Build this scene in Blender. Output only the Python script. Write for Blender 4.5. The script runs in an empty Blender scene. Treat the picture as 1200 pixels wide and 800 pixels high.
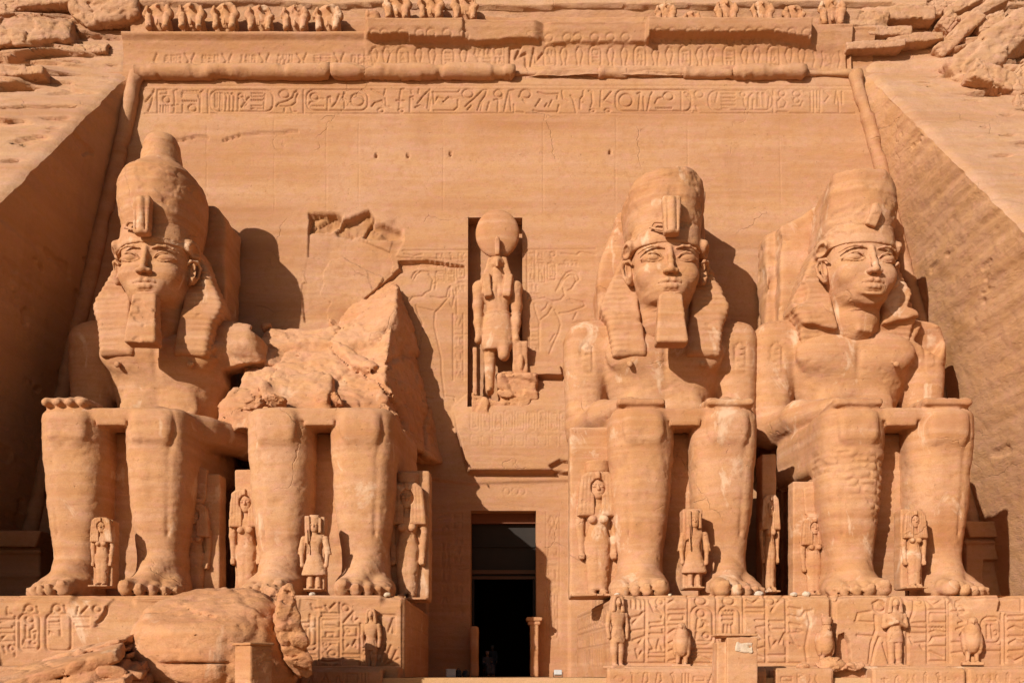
import bpy, math, random
import numpy as np
from math import radians, pi

# ------------------------------------------------------------------ camera, sky, sun, exposure
F = 1100.0            # focal length in pixels of the 1200 px wide photograph
HY = 790.0            # horizon row
CZ = 1.7              # eye height
CY = -50.0            # camera stands 50 m in front of the temple face
sc = bpy.context.scene
col = sc.collection
cam_d = bpy.data.cameras.new("camera"); cam = bpy.data.objects.new("camera", cam_d); col.objects.link(cam)
cam.location = (0, CY, CZ); cam.rotation_euler = (radians(90), 0, 0)
cam_d.sensor_width = 36; cam_d.lens = 36 * F / 1200; cam_d.shift_y = (HY - 400) / 1200
cam_d.clip_start = 0.5; cam_d.clip_end = 8000
sc.camera = cam

SUN_DIR = np.array([-0.76, -1.0, 0.54])           # towards the sun
SUN_EL = math.atan2(SUN_DIR[2], math.hypot(SUN_DIR[0], SUN_DIR[1]))
SUN_AZ = math.atan2(SUN_DIR[0], SUN_DIR[1])        # from +Y towards +X
world = bpy.data.worlds.new("World"); sc.world = world; world.use_nodes = True
wn = world.node_tree; bg = wn.nodes["Background"]
sky = wn.nodes.new("ShaderNodeTexSky"); sky.sky_type = 'NISHITA'; sky.sun_disc = False
sky.sun_elevation = SUN_EL; sky.sun_rotation = SUN_AZ
sky.dust_density = 2.0; sky.air_density = 1.0
wn.links.new(sky.outputs[0], bg.inputs[0]); bg.inputs[1].default_value = 0.05
sun_d = bpy.data.lights.new("sun", 'SUN'); sun = bpy.data.objects.new("sun", sun_d); col.objects.link(sun)
sun_d.energy = 5.0; sun_d.angle = radians(0.5); sun_d.color = (1.0, 0.97, 0.93)
from mathutils import Vector, Matrix
sun.rotation_euler = Vector(tuple(SUN_DIR)).to_track_quat('Z', 'Y').to_euler()
sun.location = (-30, -60, 60)
sc.view_settings.view_transform = 'Standard'; sc.view_settings.look = 'None'
sc.view_settings.gamma = 1; sc.view_settings.exposure = 0.22; sc.view_settings.use_curve_mapping = False

sc.cycles.max_bounces = 6; sc.cycles.diffuse_bounces = 4; sc.cycles.glossy_bounces = 1; sc.cycles.adaptive_threshold = 0.025
def W(px, py, d):
    """point at distance d in front of the camera (photo pixel -> metres)"""
    return np.array([(px - 600) * d / F, CY + d, (HY - py) * d / F + CZ])

# ------------------------------------------------------------------ noise
def _h(ix, iy, iz, seed):
    n = (ix.astype(np.int64) * 374761393 + iy.astype(np.int64) * 668265263 + iz.astype(np.int64) * 2147483647 + seed * 1274126177) & 0xffffffff
    n = ((n ^ (n >> 13)) * 1274126177) & 0xffffffff
    n = ((n ^ (n >> 16)) * 2246822519) & 0xffffffff
    return ((n ^ (n >> 15)) & 0xffffff).astype(np.float32) / 8388607.5 - 1.0
def vnoise(x, y, z, seed=0):
    x, y, z = np.broadcast_arrays(np.asarray(x, np.float32), np.asarray(y, np.float32), np.asarray(z, np.float32))
    fx, fy, fz = np.floor(x), np.floor(y), np.floor(z)
    u, v, w = x - fx, y - fy, z - fz
    ix, iy, iz = fx.astype(np.int64), fy.astype(np.int64), fz.astype(np.int64)
    u = u * u * (3 - 2 * u); v = v * v * (3 - 2 * v); w = w * w * (3 - 2 * w)
    def c(a, b, d): return _h(ix + a, iy + b, iz + d, seed)
    x00 = c(0, 0, 0) * (1 - u) + c(1, 0, 0) * u; x10 = c(0, 1, 0) * (1 - u) + c(1, 1, 0) * u
    x01 = c(0, 0, 1) * (1 - u) + c(1, 0, 1) * u; x11 = c(0, 1, 1) * (1 - u) + c(1, 1, 1) * u
    return (x00 * (1 - v) + x10 * v) * (1 - w) + (x01 * (1 - v) + x11 * v) * w
def fbm(x, y, z, oc=4, seed=0, gain=0.5):
    s = 0; a = 1.0; t = 0
    for i in range(oc):
        s = s + a * vnoise(x * 0.96 + z * 0.28 + 17 * i, y + 5.3 * i, z * 0.96 - x * 0.28 + 9.1 * i, seed + i); t += a
        a *= gain; x = x * 2.03; y = y * 2.03; z = z * 2.03
    return s / t
def worley(x, y, z, seed=0):
    """F1, F2, id of nearest cell"""
    x, y, z = np.broadcast_arrays(np.asarray(x, np.float32), np.asarray(y, np.float32), np.asarray(z, np.float32))
    ix, iy, iz = np.floor(x).astype(np.int64), np.floor(y).astype(np.int64), np.floor(z).astype(np.int64)
    f1 = np.full(x.shape, 9e9, np.float32); f2 = f1.copy(); cid = np.zeros(x.shape, np.float32)
    for a in (-1, 0, 1):
        for b in (-1, 0, 1):
            for c in (-1, 0, 1):
                jx, jy, jz = ix + a, iy + b, iz + c
                px = jx + .5 + .45 * _h(jx, jy, jz, seed); py = jy + .5 + .45 * _h(jx, jy, jz, seed + 1); pz = jz + .5 + .45 * _h(jx, jy, jz, seed + 2)
                d = (px - x) ** 2 + (py - y) ** 2 + (pz - z) ** 2
                m = d < f1
                f2 = np.where(m, f1, np.minimum(f2, d)); cid = np.where(m, _h(jx, jy, jz, seed + 3), cid); f1 = np.where(m, d, f1)
    return np.sqrt(f1), np.sqrt(f2), cid
def sstep(a, b, x):
    t = np.clip((x - a) / (b - a), 0, 1); return t * t * (3 - 2 * t)

# ------------------------------------------------------------------ mesh output
def mesh_from(name, V, Q, smooth=True, tris=None):
    me = bpy.data.meshes.new(name)
    V = np.ascontiguousarray(V, np.float32); Q = np.ascontiguousarray(Q, np.int32)
    me.vertices.add(len(V)); me.vertices.foreach_set("co", V.ravel())
    k = Q.shape[1]
    me.loops.add(Q.size); me.loops.foreach_set("vertex_index", Q.ravel())
    me.polygons.add(len(Q)); me.polygons.foreach_set("loop_start", np.arange(0, Q.size, k, dtype=np.int32))
    me.update(calc_edges=True)
    me.polygons.foreach_set("use_smooth", np.full(len(Q), smooth, dtype=bool))
    me.update()
    return me
def patina(o, v):
    a = o.data.attributes.new('patina', 'FLOAT', 'POINT'); a.data.foreach_set('value', np.ascontiguousarray(v, np.float32).ravel())
def tag(o, label=None, cat=None, group=None, kind=None):
    if label: o["label"] = label
    if cat: o["category"] = cat
    if group: o["group"] = group
    if kind: o["kind"] = kind
    return o
def link(name, me, mat=None, parent=None, loc=None):
    o = bpy.data.objects.new(name, me); col.objects.link(o)
    if mat is not None and len(me.materials) == 0: me.materials.append(mat)
    if parent is not None: o.parent = parent
    if loc is not None: o.location = loc
    return o
def empty(name, loc=(0, 0, 0), rz=0.0):
    o = bpy.data.objects.new(name, None); col.objects.link(o); o.location = loc; o.rotation_euler = (0, 0, rz)
    o.empty_display_size = 0.3
    return o
def copy_tree(o, parent=None):
    c = o.copy(); col.objects.link(c); c.parent = parent
    for ch in list(o.children): copy_tree(ch, c)
    return c

# ------------------------------------------------------------------ signed distance modelling
def smin(a, b, k):
    if k <= 0: return np.minimum(a, b)
    h = np.clip(.5 + .5 * (b - a) / k, 0, 1)
    return b + (a - b) * h - k * h * (1 - h)
def rotm(rx=0, ry=0, rz=0):
    return np.array(Matrix.Rotation(radians(rz), 3, 'Z') @ Matrix.Rotation(radians(ry), 3, 'Y') @ Matrix.Rotation(radians(rx), 3, 'X'))
def poly_sdf(px, pz, P):
    P = [np.array(p, float) for p in P]; n = len(P)
    d = np.full(np.broadcast(px, pz).shape, 1e9); s = np.ones_like(d)
    for i in range(n):
        a, b = P[i], P[i - 1]
        ex, ez = b - a; wx, wz = px - a[0], pz - a[1]
        t = np.clip((wx * ex + wz * ez) / (ex * ex + ez * ez + 1e-12), 0, 1)
        d = np.minimum(d, (wx - ex * t) ** 2 + (wz - ez * t) ** 2)
        c1 = pz >= a[1]; c2 = pz < b[1]; c3 = ex * wz > ez * wx
        s = np.where((c1 & c2 & c3) | (~c1 & ~c2 & ~c3), -s, s)
    return (s * np.sqrt(d)).astype(np.float32)
class SDF:
    def __init__(s, lo, hi, h):
        s.h = h; s.lo = np.array(lo, float); n = np.ceil((np.array(hi, float) - s.lo) / h).astype(int) + 1
        s.n = n; s.ax = [(s.lo[i] + h * np.arange(n[i])).astype(np.float32) for i in range(3)]
        s.d = np.full(tuple(n), 1e3, np.float32)
    def put(s, fn, lo, hi, k=0, op='u'):
        m = k + 2.5 * s.h; sl = []
        for i in range(3):
            a = int(np.floor((lo[i] - m - s.lo[i]) / s.h)); b = int(np.ceil((hi[i] + m - s.lo[i]) / s.h)) + 1
            a = max(a, 0); b = min(b, s.n[i])
            if a >= b: return s
            sl.append(slice(a, b))
        X = s.ax[0][sl[0]][:, None, None]; Y = s.ax[1][sl[1]][None, :, None]; Z = s.ax[2][sl[2]][None, None, :]
        v = fn(X, Y, Z).astype(np.float32); sl = tuple(sl); D = s.d[sl]
        if op == 'u': s.d[sl] = smin(D, v, k)
        elif op == 's': s.d[sl] = -smin(-D, v, k)
        elif op == 'i': s.d[sl] = -smin(-D, -v, k)
        return s
    def ell(s, c, r, k=0, op='u', rot=None):
        c = np.array(c, float); r = np.array(r, float)
        def fn(X, Y, Z):
            x, y, z = X - c[0], Y - c[1], Z - c[2]
            if rot is not None:
                x, y, z = rot[0, 0] * x + rot[1, 0] * y + rot[2, 0] * z, rot[0, 1] * x + rot[1, 1] * y + rot[2, 1] * z, rot[0, 2] * x + rot[1, 2] * y + rot[2, 2] * z
            q = np.sqrt((x / r[0]) ** 2 + (y / r[1]) ** 2 + (z / r[2]) ** 2)
            g = np.sqrt((x / r[0] ** 2) ** 2 + (y / r[1] ** 2) ** 2 + (z / r[2] ** 2) ** 2) + 1e-6
            return q * (q - 1) / g
        R = r if rot is None else np.full(3, r.max())
        return s.put(fn, c - R, c + R, k, op)
    def cap(s, a, b, ra, rb=None, k=0, op='u', sq=None):
        rb = ra if rb is None else rb; a = np.array(a, float); b = np.array(b, float); e = b - a; L = e @ e + 1e-9
        def fn(X, Y, Z):
            x, y, z = X - a[0], Y - a[1], Z - a[2]
            t = np.clip((x * e[0] + y * e[1] + z * e[2]) / L, 0, 1)
            dx, dy, dz = x - e[0] * t, y - e[1] * t, z - e[2] * t
            if sq is not None: dx, dy, dz = dx / sq[0], dy / sq[1], dz / sq[2]
            return np.sqrt(dx * dx + dy * dy + dz * dz) - (ra + (rb - ra) * t)
        R = max(ra, rb) * (1 if sq is None else max(sq))
        return s.put(fn, np.minimum(a, b) - R, np.maximum(a, b) + R, k, op)
    def chain(s, pts, rs, k=0, op='u', sq=None):
        for i in range(len(pts) - 1):
            r = rs if np.isscalar(rs) else None
            s.cap(pts[i], pts[i + 1], rs if r is not None else rs[i], rs if r is not None else rs[i + 1], k, op, sq)
        return s
    def box(s, c, hf, rd=0.05, k=0, op='u', rot=None, taper=0.0):
        c = np.array(c, float); hf = np.array(hf, float)
        def fn(X, Y, Z):
            x, y, z = X - c[0], Y - c[1], Z - c[2]
            if rot is not None:
                x, y, z = rot[0, 0] * x + rot[1, 0] * y + rot[2, 0] * z, rot[0, 1] * x + rot[1, 1] * y + rot[2, 1] * z, rot[0, 2] * x + rot[1, 2] * y + rot[2, 2] * z
            f = 1 + taper * z / hf[2]
            qx, qy, qz = np.abs(x) - (hf[0] * f - rd), np.abs(y) - (hf[1] - rd), np.abs(z) - (hf[2] - rd)
            return np.sqrt(np.maximum(qx, 0) ** 2 + np.maximum(qy, 0) ** 2 + np.maximum(qz, 0) ** 2) + np.minimum(np.maximum(np.maximum(qx, qy), qz), 0) - rd
        R = hf * (1 + abs(taper)) if rot is None else np.full(3, np.linalg.norm(hf) * (1 + abs(taper)))
        return s.put(fn, c - R, c + R, k, op)
    def loft(s, keys, n=2.2, k=0, op='u', cx=0.0, cap=0.1):
        """keys: (z, rx, y_front, y_back[, cx])"""
        K = np.array([list(q) + [cx] * (5 - len(q)) for q in keys], float)
        def fn(X, Y, Z):
            z = Z; zc = np.clip(z, K[0, 0], K[-1, 0])
            rx = np.interp(zc, K[:, 0], K[:, 1]); yf = np.interp(zc, K[:, 0], K[:, 2]); yb = np.interp(zc, K[:, 0], K[:, 3]); ccx = np.interp(zc, K[:, 0], K[:, 4])
            yc = (yf + yb) / 2; ry = (yb - yf) / 2
            q = (np.abs((X - ccx) / rx) ** n + np.abs((Y - yc) / ry) ** n) ** (1 / n)
            g = (q - 1) * np.minimum(rx, ry)
            zz = np.maximum(K[0, 0] - z, z - K[-1, 0])
            return -smin(-g, -zz, cap)
        lo = (min(K[:, 4] - K[:, 1]), K[:, 2].min(), K[0, 0]); hi = (max(K[:, 4] + K[:, 1]), K[:, 3].max(), K[-1, 0])
        return s.put(fn, lo, hi, k, op)
    def prism(s, P, y0, y1, rd=0.05, k=0, op='u', tilt=0.0):
        """polygon in x,z pushed through y0..y1; tilt shifts y by tilt*z"""
        P = np.array(P, float)
        def fn(X, Y, Z):
            g = poly_sdf(X[:, 0, :], Z[0], P)[:, None, :] + rd
            q = np.abs(Y + tilt * Z - (y0 + y1) / 2) - ((y1 - y0) / 2 - rd)
            return np.sqrt(np.maximum(g, 0) ** 2 + np.maximum(q, 0) ** 2) + np.minimum(np.maximum(g, q), 0) - rd
        e = abs(tilt) * np.abs(P[:, 1]).max()
        return s.put(fn, (P[:, 0].min(), y0 - e, P[:, 1].min()), (P[:, 0].max(), y1 + e, P[:, 1].max()), k, op)
    def half(s, p, n, k=0, op='i'):
        n = np.array(n, float); n /= np.linalg.norm(n); p = np.array(p, float)
        def fn(X, Y, Z): return (X - p[0]) * n[0] + (Y - p[1]) * n[1] + (Z - p[2]) * n[2]
        hi = s.lo + s.h * s.n
        return s.put(fn, s.lo, hi, k, op)
    def noise(s, amp, scale, oc=3, seed=0, off=(0, 0, 0)):
        m = np.abs(s.d) < amp * 2 + 2 * s.h
        i, j, k = np.nonzero(m)
        v = fbm((s.ax[0][i] + off[0]) / scale, (s.ax[1][j] + off[1]) / scale, (s.ax[2][k] + off[2]) / scale, oc, seed)
        s.d[m] += amp * v.astype(np.float32)
        return s
    def facet(s, amp, scale, seed=0, crack=0.0, sq=(1, 1, 1.6)):
        m = np.abs(s.d) < amp * 2 + 2 * s.h; i, j, k = np.nonzero(m); x, y, z = s.ax[0][i] / scale, s.ax[1][j] / scale, s.ax[2][k] / scale
        w = .35 * vnoise(x * 1.3, y * 1.3, z * 1.3, seed + 9)
        f1, f2, c = worley((x + w) * sq[0], (y + w) * sq[1], (z + .3 * x + w) * sq[2], seed)
        s.d[m] += amp * c + crack * (1 - sstep(0, .09, f2 - f1))
        return s
    def arrays(s):
        d = s.d.copy(); d[0] = d[-1] = 1; d[:, 0] = d[:, -1] = 1; d[:, :, 0] = d[:, :, -1] = 1
        ins = d < 0
        c = ins.astype(np.int8)
        t = c[:-1] + c[1:]; t = t[:, :-1] + t[:, 1:]; t = t[:, :, :-1] + t[:, :, 1:]
        act = (t > 0) & (t < 8); I, J, K = np.nonzero(act)
        idx = np.full(act.shape, -1, np.int32); idx[I, J, K] = np.arange(len(I), dtype=np.int32)
        cs = {(a, b, e): d[I + a, J + b, K + e] for a in (0, 1) for b in (0, 1) for e in (0, 1)}
        S = np.zeros((len(I), 3), np.float32); N = np.zeros(len(I), np.float32)
        for a in cs:
            for ax in range(3):
                if a[ax] == 0:
                    b = list(a); b[ax] = 1; b = tuple(b); va, vb = cs[a], cs[b]
                    m = (va < 0) != (vb < 0); t = np.where(m, va / np.where(m, va - vb, 1), 0)
                    for q in range(3):
                        S[:, q] += np.where(m, a[q] + (t if q == ax else 0), 0)
                    N += m
        V = S / N[:, None] + np.stack([I, J, K], 1)
        V = V * s.h + s.lo
        Q = []
        for ax in range(3):
            o1, o2 = [(1, 2), (2, 0), (0, 1)][ax]
            A = [slice(1, -1)] * 3; B = [slice(1, -1)] * 3; A[ax] = slice(0, -1); B[ax] = slice(1, None)
            a, b = ins[tuple(A)], ins[tuple(B)]
            off = np.array([1, 1, 1]); off[ax] = 0
            for flip in (0, 1):
                m = (a & ~b) if flip == 0 else (~a & b)
                P = np.stack(np.nonzero(m), 1) + off
                e1 = np.zeros(3, int); e1[o1] = 1; e2 = np.zeros(3, int); e2[o2] = 1
                q = [P - e1 - e2, P - e2, P, P - e1]
                if flip: q = q[::-1]
                Q.append(np.stack([idx[x[:, 0], x[:, 1], x[:, 2]] for x in q], 1))
        Q = np.concatenate(Q)
        Q = Q[(Q >= 0).all(1)]
        return V.astype(np.float32), Q

def vnormals(V, Q):
    a = V[Q[:, 2]] - V[Q[:, 0]]; b = V[Q[:, 3]] - V[Q[:, 1]]; n = np.cross(a, b)
    N = np.zeros_like(V)
    for i in range(4):
        for q in range(3): N[:, q] += np.bincount(Q[:, i], n[:, q], len(V)).astype(np.float32)
    return N / (np.linalg.norm(N, axis=1)[:, None] + 1e-9)
def weather(V, Q, off=(0, 0, 0), strata=0.012, lump=0.03, grit=0.008, seed=1, chips=0.0, scale=1.0):
    """erode a carved surface: bedding lines, soft lumps, pitting"""
    N = vnormals(V, Q); x, y, z = ((V[:, i] + off[i]) * scale for i in range(3))
    zz = z + 0.06 * x + 0.25 * vnoise(x * .25, y * .25, z * .25, 91)
    s = vnoise(x * .03, y * .03, zz * 2.2, seed) * .6 + vnoise(x * .06, y * .06, zz * 6.0, seed + 1) * .4
    s = np.minimum(s, 0.25)
    tr = zz * 1.3 + .5 * vnoise(x * .4, y * .4, z * .2, seed + 30); tr = tr - np.floor(tr)
    s = s + .5 * (sstep(0, .08, tr) - tr)
    pit = fbm(x * 2.6, y * 2.6, z * 3.2, 3, seed + 40)
    D = -grit * 2.2 * sstep(.22, .5, pit) + strata * s + lump * fbm(x * .9, y * .9, z * .9, 3, seed + 3) + grit * fbm(x * 5, y * 5, z * 7, 2, seed + 7)
    if chips:
        c = fbm(x * .7, y * .7, z * .9, 4, seed + 11)
        D = D - chips * sstep(.25, .32, c)
    return V + N * D[:, None] / scale, Q
def sdf_mesh(s, name, **kw):
    V, Q = s.arrays()
    if kw: V, Q = weather(V, Q, **kw)
    return mesh_from(name, V, Q)

# ------------------------------------------------------------------ materials
def stone(name, base=(.50, .245, .122), light=(.56, .305, .175), dark=(.41, .175, .075), bump=.35, strata=1.0, tilt=0.05, grain=1.0, rough=.92, patch=.5, sweep=0.0, pale=0.0):
    m = bpy.data.materials.new(name); m.use_nodes = True; nt = m.node_tree; N = nt.nodes; L = nt.links
    bs = N["Principled BSDF"]; bs.inputs["Roughness"].default_value = rough; bs.inputs["Specular IOR Level"].default_value = 0.15
    geo = N.new("ShaderNodeNewGeometry")
    def noise(scale, vec, detail=4, rough_=.55, dist=0.0):
        t = N.new("ShaderNodeTexNoise"); t.inputs["Scale"].default_value = scale; t.inputs["Detail"].default_value = detail
        t.inputs["Roughness"].default_value = rough_; t.inputs["Distortion"].default_value = dist; L.new(vec, t.inputs["Vector"]); return t.outputs["Fac"]
    def mapping(sx, sy, sz, ry=0.0):
        mp = N.new("ShaderNodeMapping"); mp.inputs["Scale"].default_value = (sx, sy, sz); mp.inputs["Rotation"].default_value = (0, ry, 0); mp.vector_type = 'POINT'
        L.new(geo.outputs["Position"], mp.inputs["Vector"]); return mp.outputs[0]
    def rng(v, a, b, c=0.0, d=1.0):
        r = N.new("ShaderNodeMapRange"); r.inputs[1].default_value = a; r.inputs[2].default_value = b; r.inputs[3].default_value = c; r.inputs[4].default_value = d
        L.new(v, r.inputs[0]); return r.outputs[0]
    def mix(f, a, b, mode='MIX'):
        x = N.new("ShaderNodeMix"); x.data_type = 'RGBA'; x.blend_type = mode
        if isinstance(f, float): x.inputs[0].default_value = f
        else: L.new(f, x.inputs[0])
        for v, s in ((a, 6), (b, 7)):
            if isinstance(v, tuple): x.inputs[s].default_value = (*v, 1)
            else: L.new(v, x.inputs[s])
        return x.outputs[2]
    s1 = noise(1.0, mapping(.035, .035, .55, tilt), 3, .6)
    s2 = noise(1.0, mapping(.12, .12, 2.6, tilt * 1.6), 3, .6)
    s3 = noise(1.0, mapping(.5, .5, 8, tilt * 2.5), 2, .6)
    c = mix(rng(s1, .30, .60), dark, base); c = mix(rng(s2, .45, .75, 0, .40 * strata), c, light)
    c = mix(rng(s3, .52, .78, 0, .22 * strata), c, dark)
    big = noise(.16, geo.outputs["Position"], 2, .55)
    c = mix(rng(big, .5, .72, 0, patch), c, light)
    sp = noise(3.2, geo.outputs["Position"], 5, .7)
    c = mix(rng(sp, .35, .5, .45, 0), c, dark)
    sp2 = noise(22, geo.outputs["Position"], 1, .7)
    c = mix(rng(sp2, .3, .7, .0, .22), c, tuple(v * .55 for v in dark))
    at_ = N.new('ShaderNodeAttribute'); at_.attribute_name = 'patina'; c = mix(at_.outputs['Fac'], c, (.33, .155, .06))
    hu = noise(.9, mapping(.8, .8, 1.6, tilt), 3, .62)
    c = mix(rng(hu, .40, .62, 0, .75), c, mix(1.0, c, (1.0, .985, .82), 'MULTIPLY'))
    hu2 = noise(2.4, mapping(.8, .8, 1.6, tilt), 2, .6)
    c = mix(rng(hu2, .52, .68, 0, .45), c, mix(1.0, c, (1.08, 1.0, 1.22), 'MULTIPLY'))
    st = noise(.35, mapping(1.6, 1.6, .35), 3, .6)
    c = mix(rng(st, .60, .74, 0, .35), c, mix(1.0, c, (.74, .66, .60), 'MULTIPLY'))
    if pale:
        pl = noise(.7, mapping(1, 1, .6), 5, .65, .6)
        c = mix(rng(pl, .60, .68, 0, pale), c, (.62, .42, .27))
    L.new(c, bs.inputs["Base Color"])
    # sparse cracks and pits that follow the rock itself
    wv = N.new("ShaderNodeTexVoronoi"); wv.feature = 'DISTANCE_TO_EDGE'; wv.inputs["Scale"].default_value = .33
    ns = N.new("ShaderNodeTexNoise"); ns.inputs["Scale"].default_value = 1.1; ns.inputs["Detail"].default_value = 3; L.new(geo.outputs["Position"], ns.inputs["Vector"])
    ad = N.new("ShaderNodeMix"); ad.data_type = 'VECTOR'; ad.inputs[0].default_value = .55; L.new(mapping(1, 1, 1.5, tilt * 3), ad.inputs[4]); L.new(ns.outputs["Color"], ad.inputs[5]); L.new(ad.outputs[1], wv.inputs["Vector"])
    crk = rng(wv.outputs["Distance"], .0, .006, 1, 0); gate = rng(noise(.28, geo.outputs["Position"], 3, .5), .56, .62, 0, .8)
    cm = N.new("ShaderNodeMath"); cm.operation = 'MULTIPLY'; L.new(crk, cm.inputs[0]); L.new(gate, cm.inputs[1])
    pit = rng(noise(5.5, geo.outputs["Position"], 3, .6), .68, .76, 0, .7)
    cp = N.new("ShaderNodeMath"); cp.operation = 'MAXIMUM'; L.new(cm.outputs[0], cp.inputs[0]); L.new(pit, cp.inputs[1])
    b1 = noise(7.5 * grain, mapping(1, 1, 1.1, tilt * 2), 4, .74)
    b2 = noise(2.0, mapping(.7, .7, 1.5, tilt * 2), 4, .68)
    def madd(a, k, b):
        n_ = N.new("ShaderNodeMath"); n_.operation = 'MULTIPLY_ADD'; L.new(a, n_.inputs[0]); n_.inputs[1].default_value = k
        if isinstance(b, float): n_.inputs[2].default_value = b
        else: L.new(b, n_.inputs[2])
        return n_.outputs[0]
    hsum = madd(cp.outputs[0], -.030, madd(b1, .05 * bump, madd(b2, .11 * bump, 0.0)))
    if sweep:
        mp = N.new("ShaderNodeMapping"); mp.inputs["Rotation"].default_value = (radians(-52), 0, 0); mp.inputs["Scale"].default_value = (.6, .5, 5)
        L.new(geo.outputs["Position"], mp.inputs["Vector"]); hsum = madd(noise(1.0, mp.outputs[0], 5, .75), .12 * sweep, hsum)
    last = N.new("ShaderNodeBump"); last.inputs['Strength'].default_value = 1.0; last.inputs['Distance'].default_value = 1.0; L.new(hsum, last.inputs['Height'])
    L.new(last.outputs[0], bs.inputs["Normal"])
    return m
def plain(name, c, rough=.7, emit=None):
    m = bpy.data.materials.new(name); m.use_nodes = True; nt = m.node_tree; b = nt.nodes["Principled BSDF"]
    b.inputs["Roughness"].default_value = rough; b.inputs["Specular IOR Level"].default_value = .2
    t = nt.nodes.new("ShaderNodeTexNoise"); t.inputs["Scale"].default_value = 6; t.inputs["Detail"].default_value = 5
    r = nt.nodes.new("ShaderNodeMapRange"); r.inputs[3].default_value = .7; r.inputs[4].default_value = 1.15; nt.links.new(t.outputs[0], r.inputs[0])
    x = nt.nodes.new("ShaderNodeVectorMath"); x.operation = 'SCALE'; x.inputs[0].default_value = c; nt.links.new(r.outputs[0], x.inputs[3])
    nt.links.new(x.outputs[0], b.inputs["Base Color"])
    return m
M_STATUE = stone("carved sandstone", base=(.48, .245, .122), light=(.55, .31, .18), dark=(.39, .172, .074), strata=1.7, bump=.30, pale=.6)
M_WALL = stone("dressed sandstone wall", light=(.51, .295, .178), dark=(.37, .168, .075), base=(.455, .238, .124), bump=.32, tilt=.09)
M_CLIFF = stone("cliff sandstone", base=(.47, .262, .15), light=(.52, .32, .20), dark=(.39, .19, .095), bump=.6, tilt=-.12)
M_SIDE = stone("chiselled side wall sandstone", base=(.50, .265, .135), light=(.54, .30, .165), dark=(.44, .22, .105), bump=.65, sweep=.18, tilt=.5, patch=.25, grain=1.3)
M_ROCK = stone("broken sandstone", base=(.51, .25, .125), light=(.57, .32, .18), bump=.55, tilt=.3, pale=.3)
M_SAND = stone("desert sand", base=(.52, .30, .15), light=(.56, .34, .18), dark=(.45, .25, .12), bump=.3)
M_PALE = stone("whitish limestone", base=(.55, .42, .30), light=(.64, .54, .43), dark=(.46, .31, .20), bump=.4)
M_DARK = plain("dark wood", (.035, .022, .014))
# ------------------------------------------------------------------ carving into sheets
class Sheet:
    """grid of heights over axes xs (across) and zs (up); H is metres outward"""
    def __init__(s, xs, zs):
        s.xs = np.asarray(xs, float); s.zs = np.asarray(zs, float); s.H = np.zeros((len(zs), len(xs)), np.float32); s.K = s.H.copy()
        s.map = lambda p: p
    def _win(s, x0, x1, z0, z1):
        a, b = np.searchsorted(s.xs, [x0, x1]); c, d = np.searchsorted(s.zs, [z0, z1])
        return (slice(max(c - 1, 0), d + 1), slice(max(a - 1, 0), b + 1))
    def line(s, pts, w=.05, dep=.05, raw=False):
        P = [np.array(p if raw else s.map(p), float) for p in pts]
        for a, b in zip(P[:-1], P[1:]):
            lo = np.minimum(a, b) - w * 1.6; hi = np.maximum(a, b) + w * 1.6
            sl = s._win(lo[0], hi[0], lo[1], hi[1])
            X = s.xs[sl[1]][None, :]; Z = s.zs[sl[0]][:, None]
            if X.size == 0 or Z.size == 0: continue
            e = b - a; t = np.clip(((X - a[0]) * e[0] + (Z - a[1]) * e[1]) / (e @ e + 1e-9), 0, 1)
            d = np.hypot(X - a[0] - e[0] * t, Z - a[1] - e[1] * t)
            s.K[sl] = np.minimum(s.K[sl], -dep * (1 - sstep(w * .35, w * 1.3, d)))
    def ring(s, c, rx, rz=None, w=.05, dep=.05, a0=0, a1=360, n=18, bulge=0.0):
        rz = rx if rz is None else rz
        pts = [(c[0] + rx * math.cos(radians(a0 + (a1 - a0) * i / n)), c[1] - rz * math.sin(radians(a0 + (a1 - a0) * i / n))) for i in range(n + 1)]
        s.line(pts, w, dep)
    def rect(s, x0, y0, x1, y1, w=.05, dep=.05, r=0):
        if r:
            P = []
            for (cx, cy, a) in ((x1 - r, y0 + r, 90), (x1 - r, y1 - r, 0), (x0 + r, y1 - r, -90), (x0 + r, y0 + r, -180)):
                for k in range(5):
                    t = radians(a - k * 22.5); P.append((cx + r * math.cos(t), cy - r * math.sin(t)))
            P.append(P[0]); s.line(P, w, dep)
        else: s.line([(x0, y0), (x1, y0), (x1, y1), (x0, y1), (x0, y0)], w, dep)
    def poly(s, pts, dep, edge=.05):
        P = np.array([s.map(p) for p in pts], float); lo = P.min(0) - edge; hi = P.max(0) + edge
        sl = s._win(lo[0], hi[0], lo[1], hi[1]); X = s.xs[sl[1]][None, :]; Z = s.zs[sl[0]][:, None]
        d = poly_sdf(X + 0 * Z, Z + 0 * X, P)
        s.H[sl] -= dep * (1 - sstep(-edge, edge * .4, d))
    def mesh(s, name, fn, hole=None, mat=None, parent=None):
        """fn(X, Z, H) -> x, y, z arrays; hole(X, Z) true where the sheet is open"""
        X, Z = np.meshgrid(s.xs, s.zs); s.H = s.H + s.K; s.K = 0 * s.K; x, y, z = fn(X, Z, s.H)
        nz, nx = X.shape; V = np.stack([x, y, z], -1).reshape(-1, 3)
        I = np.arange(nz * nx).reshape(nz, nx)
        Q = np.stack([I[:-1, :-1], I[:-1, 1:], I[1:, 1:], I[1:, :-1]], -1)
        if hole is not None:
            cx = (X[:-1, :-1] + X[1:, 1:]) / 2; cz = (Z[:-1, :-1] + Z[1:, 1:]) / 2
            Q = Q[~hole(cx, cz)]
        return link(name, mesh_from(name, V, Q.reshape(-1, 4)), mat, parent)

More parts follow.
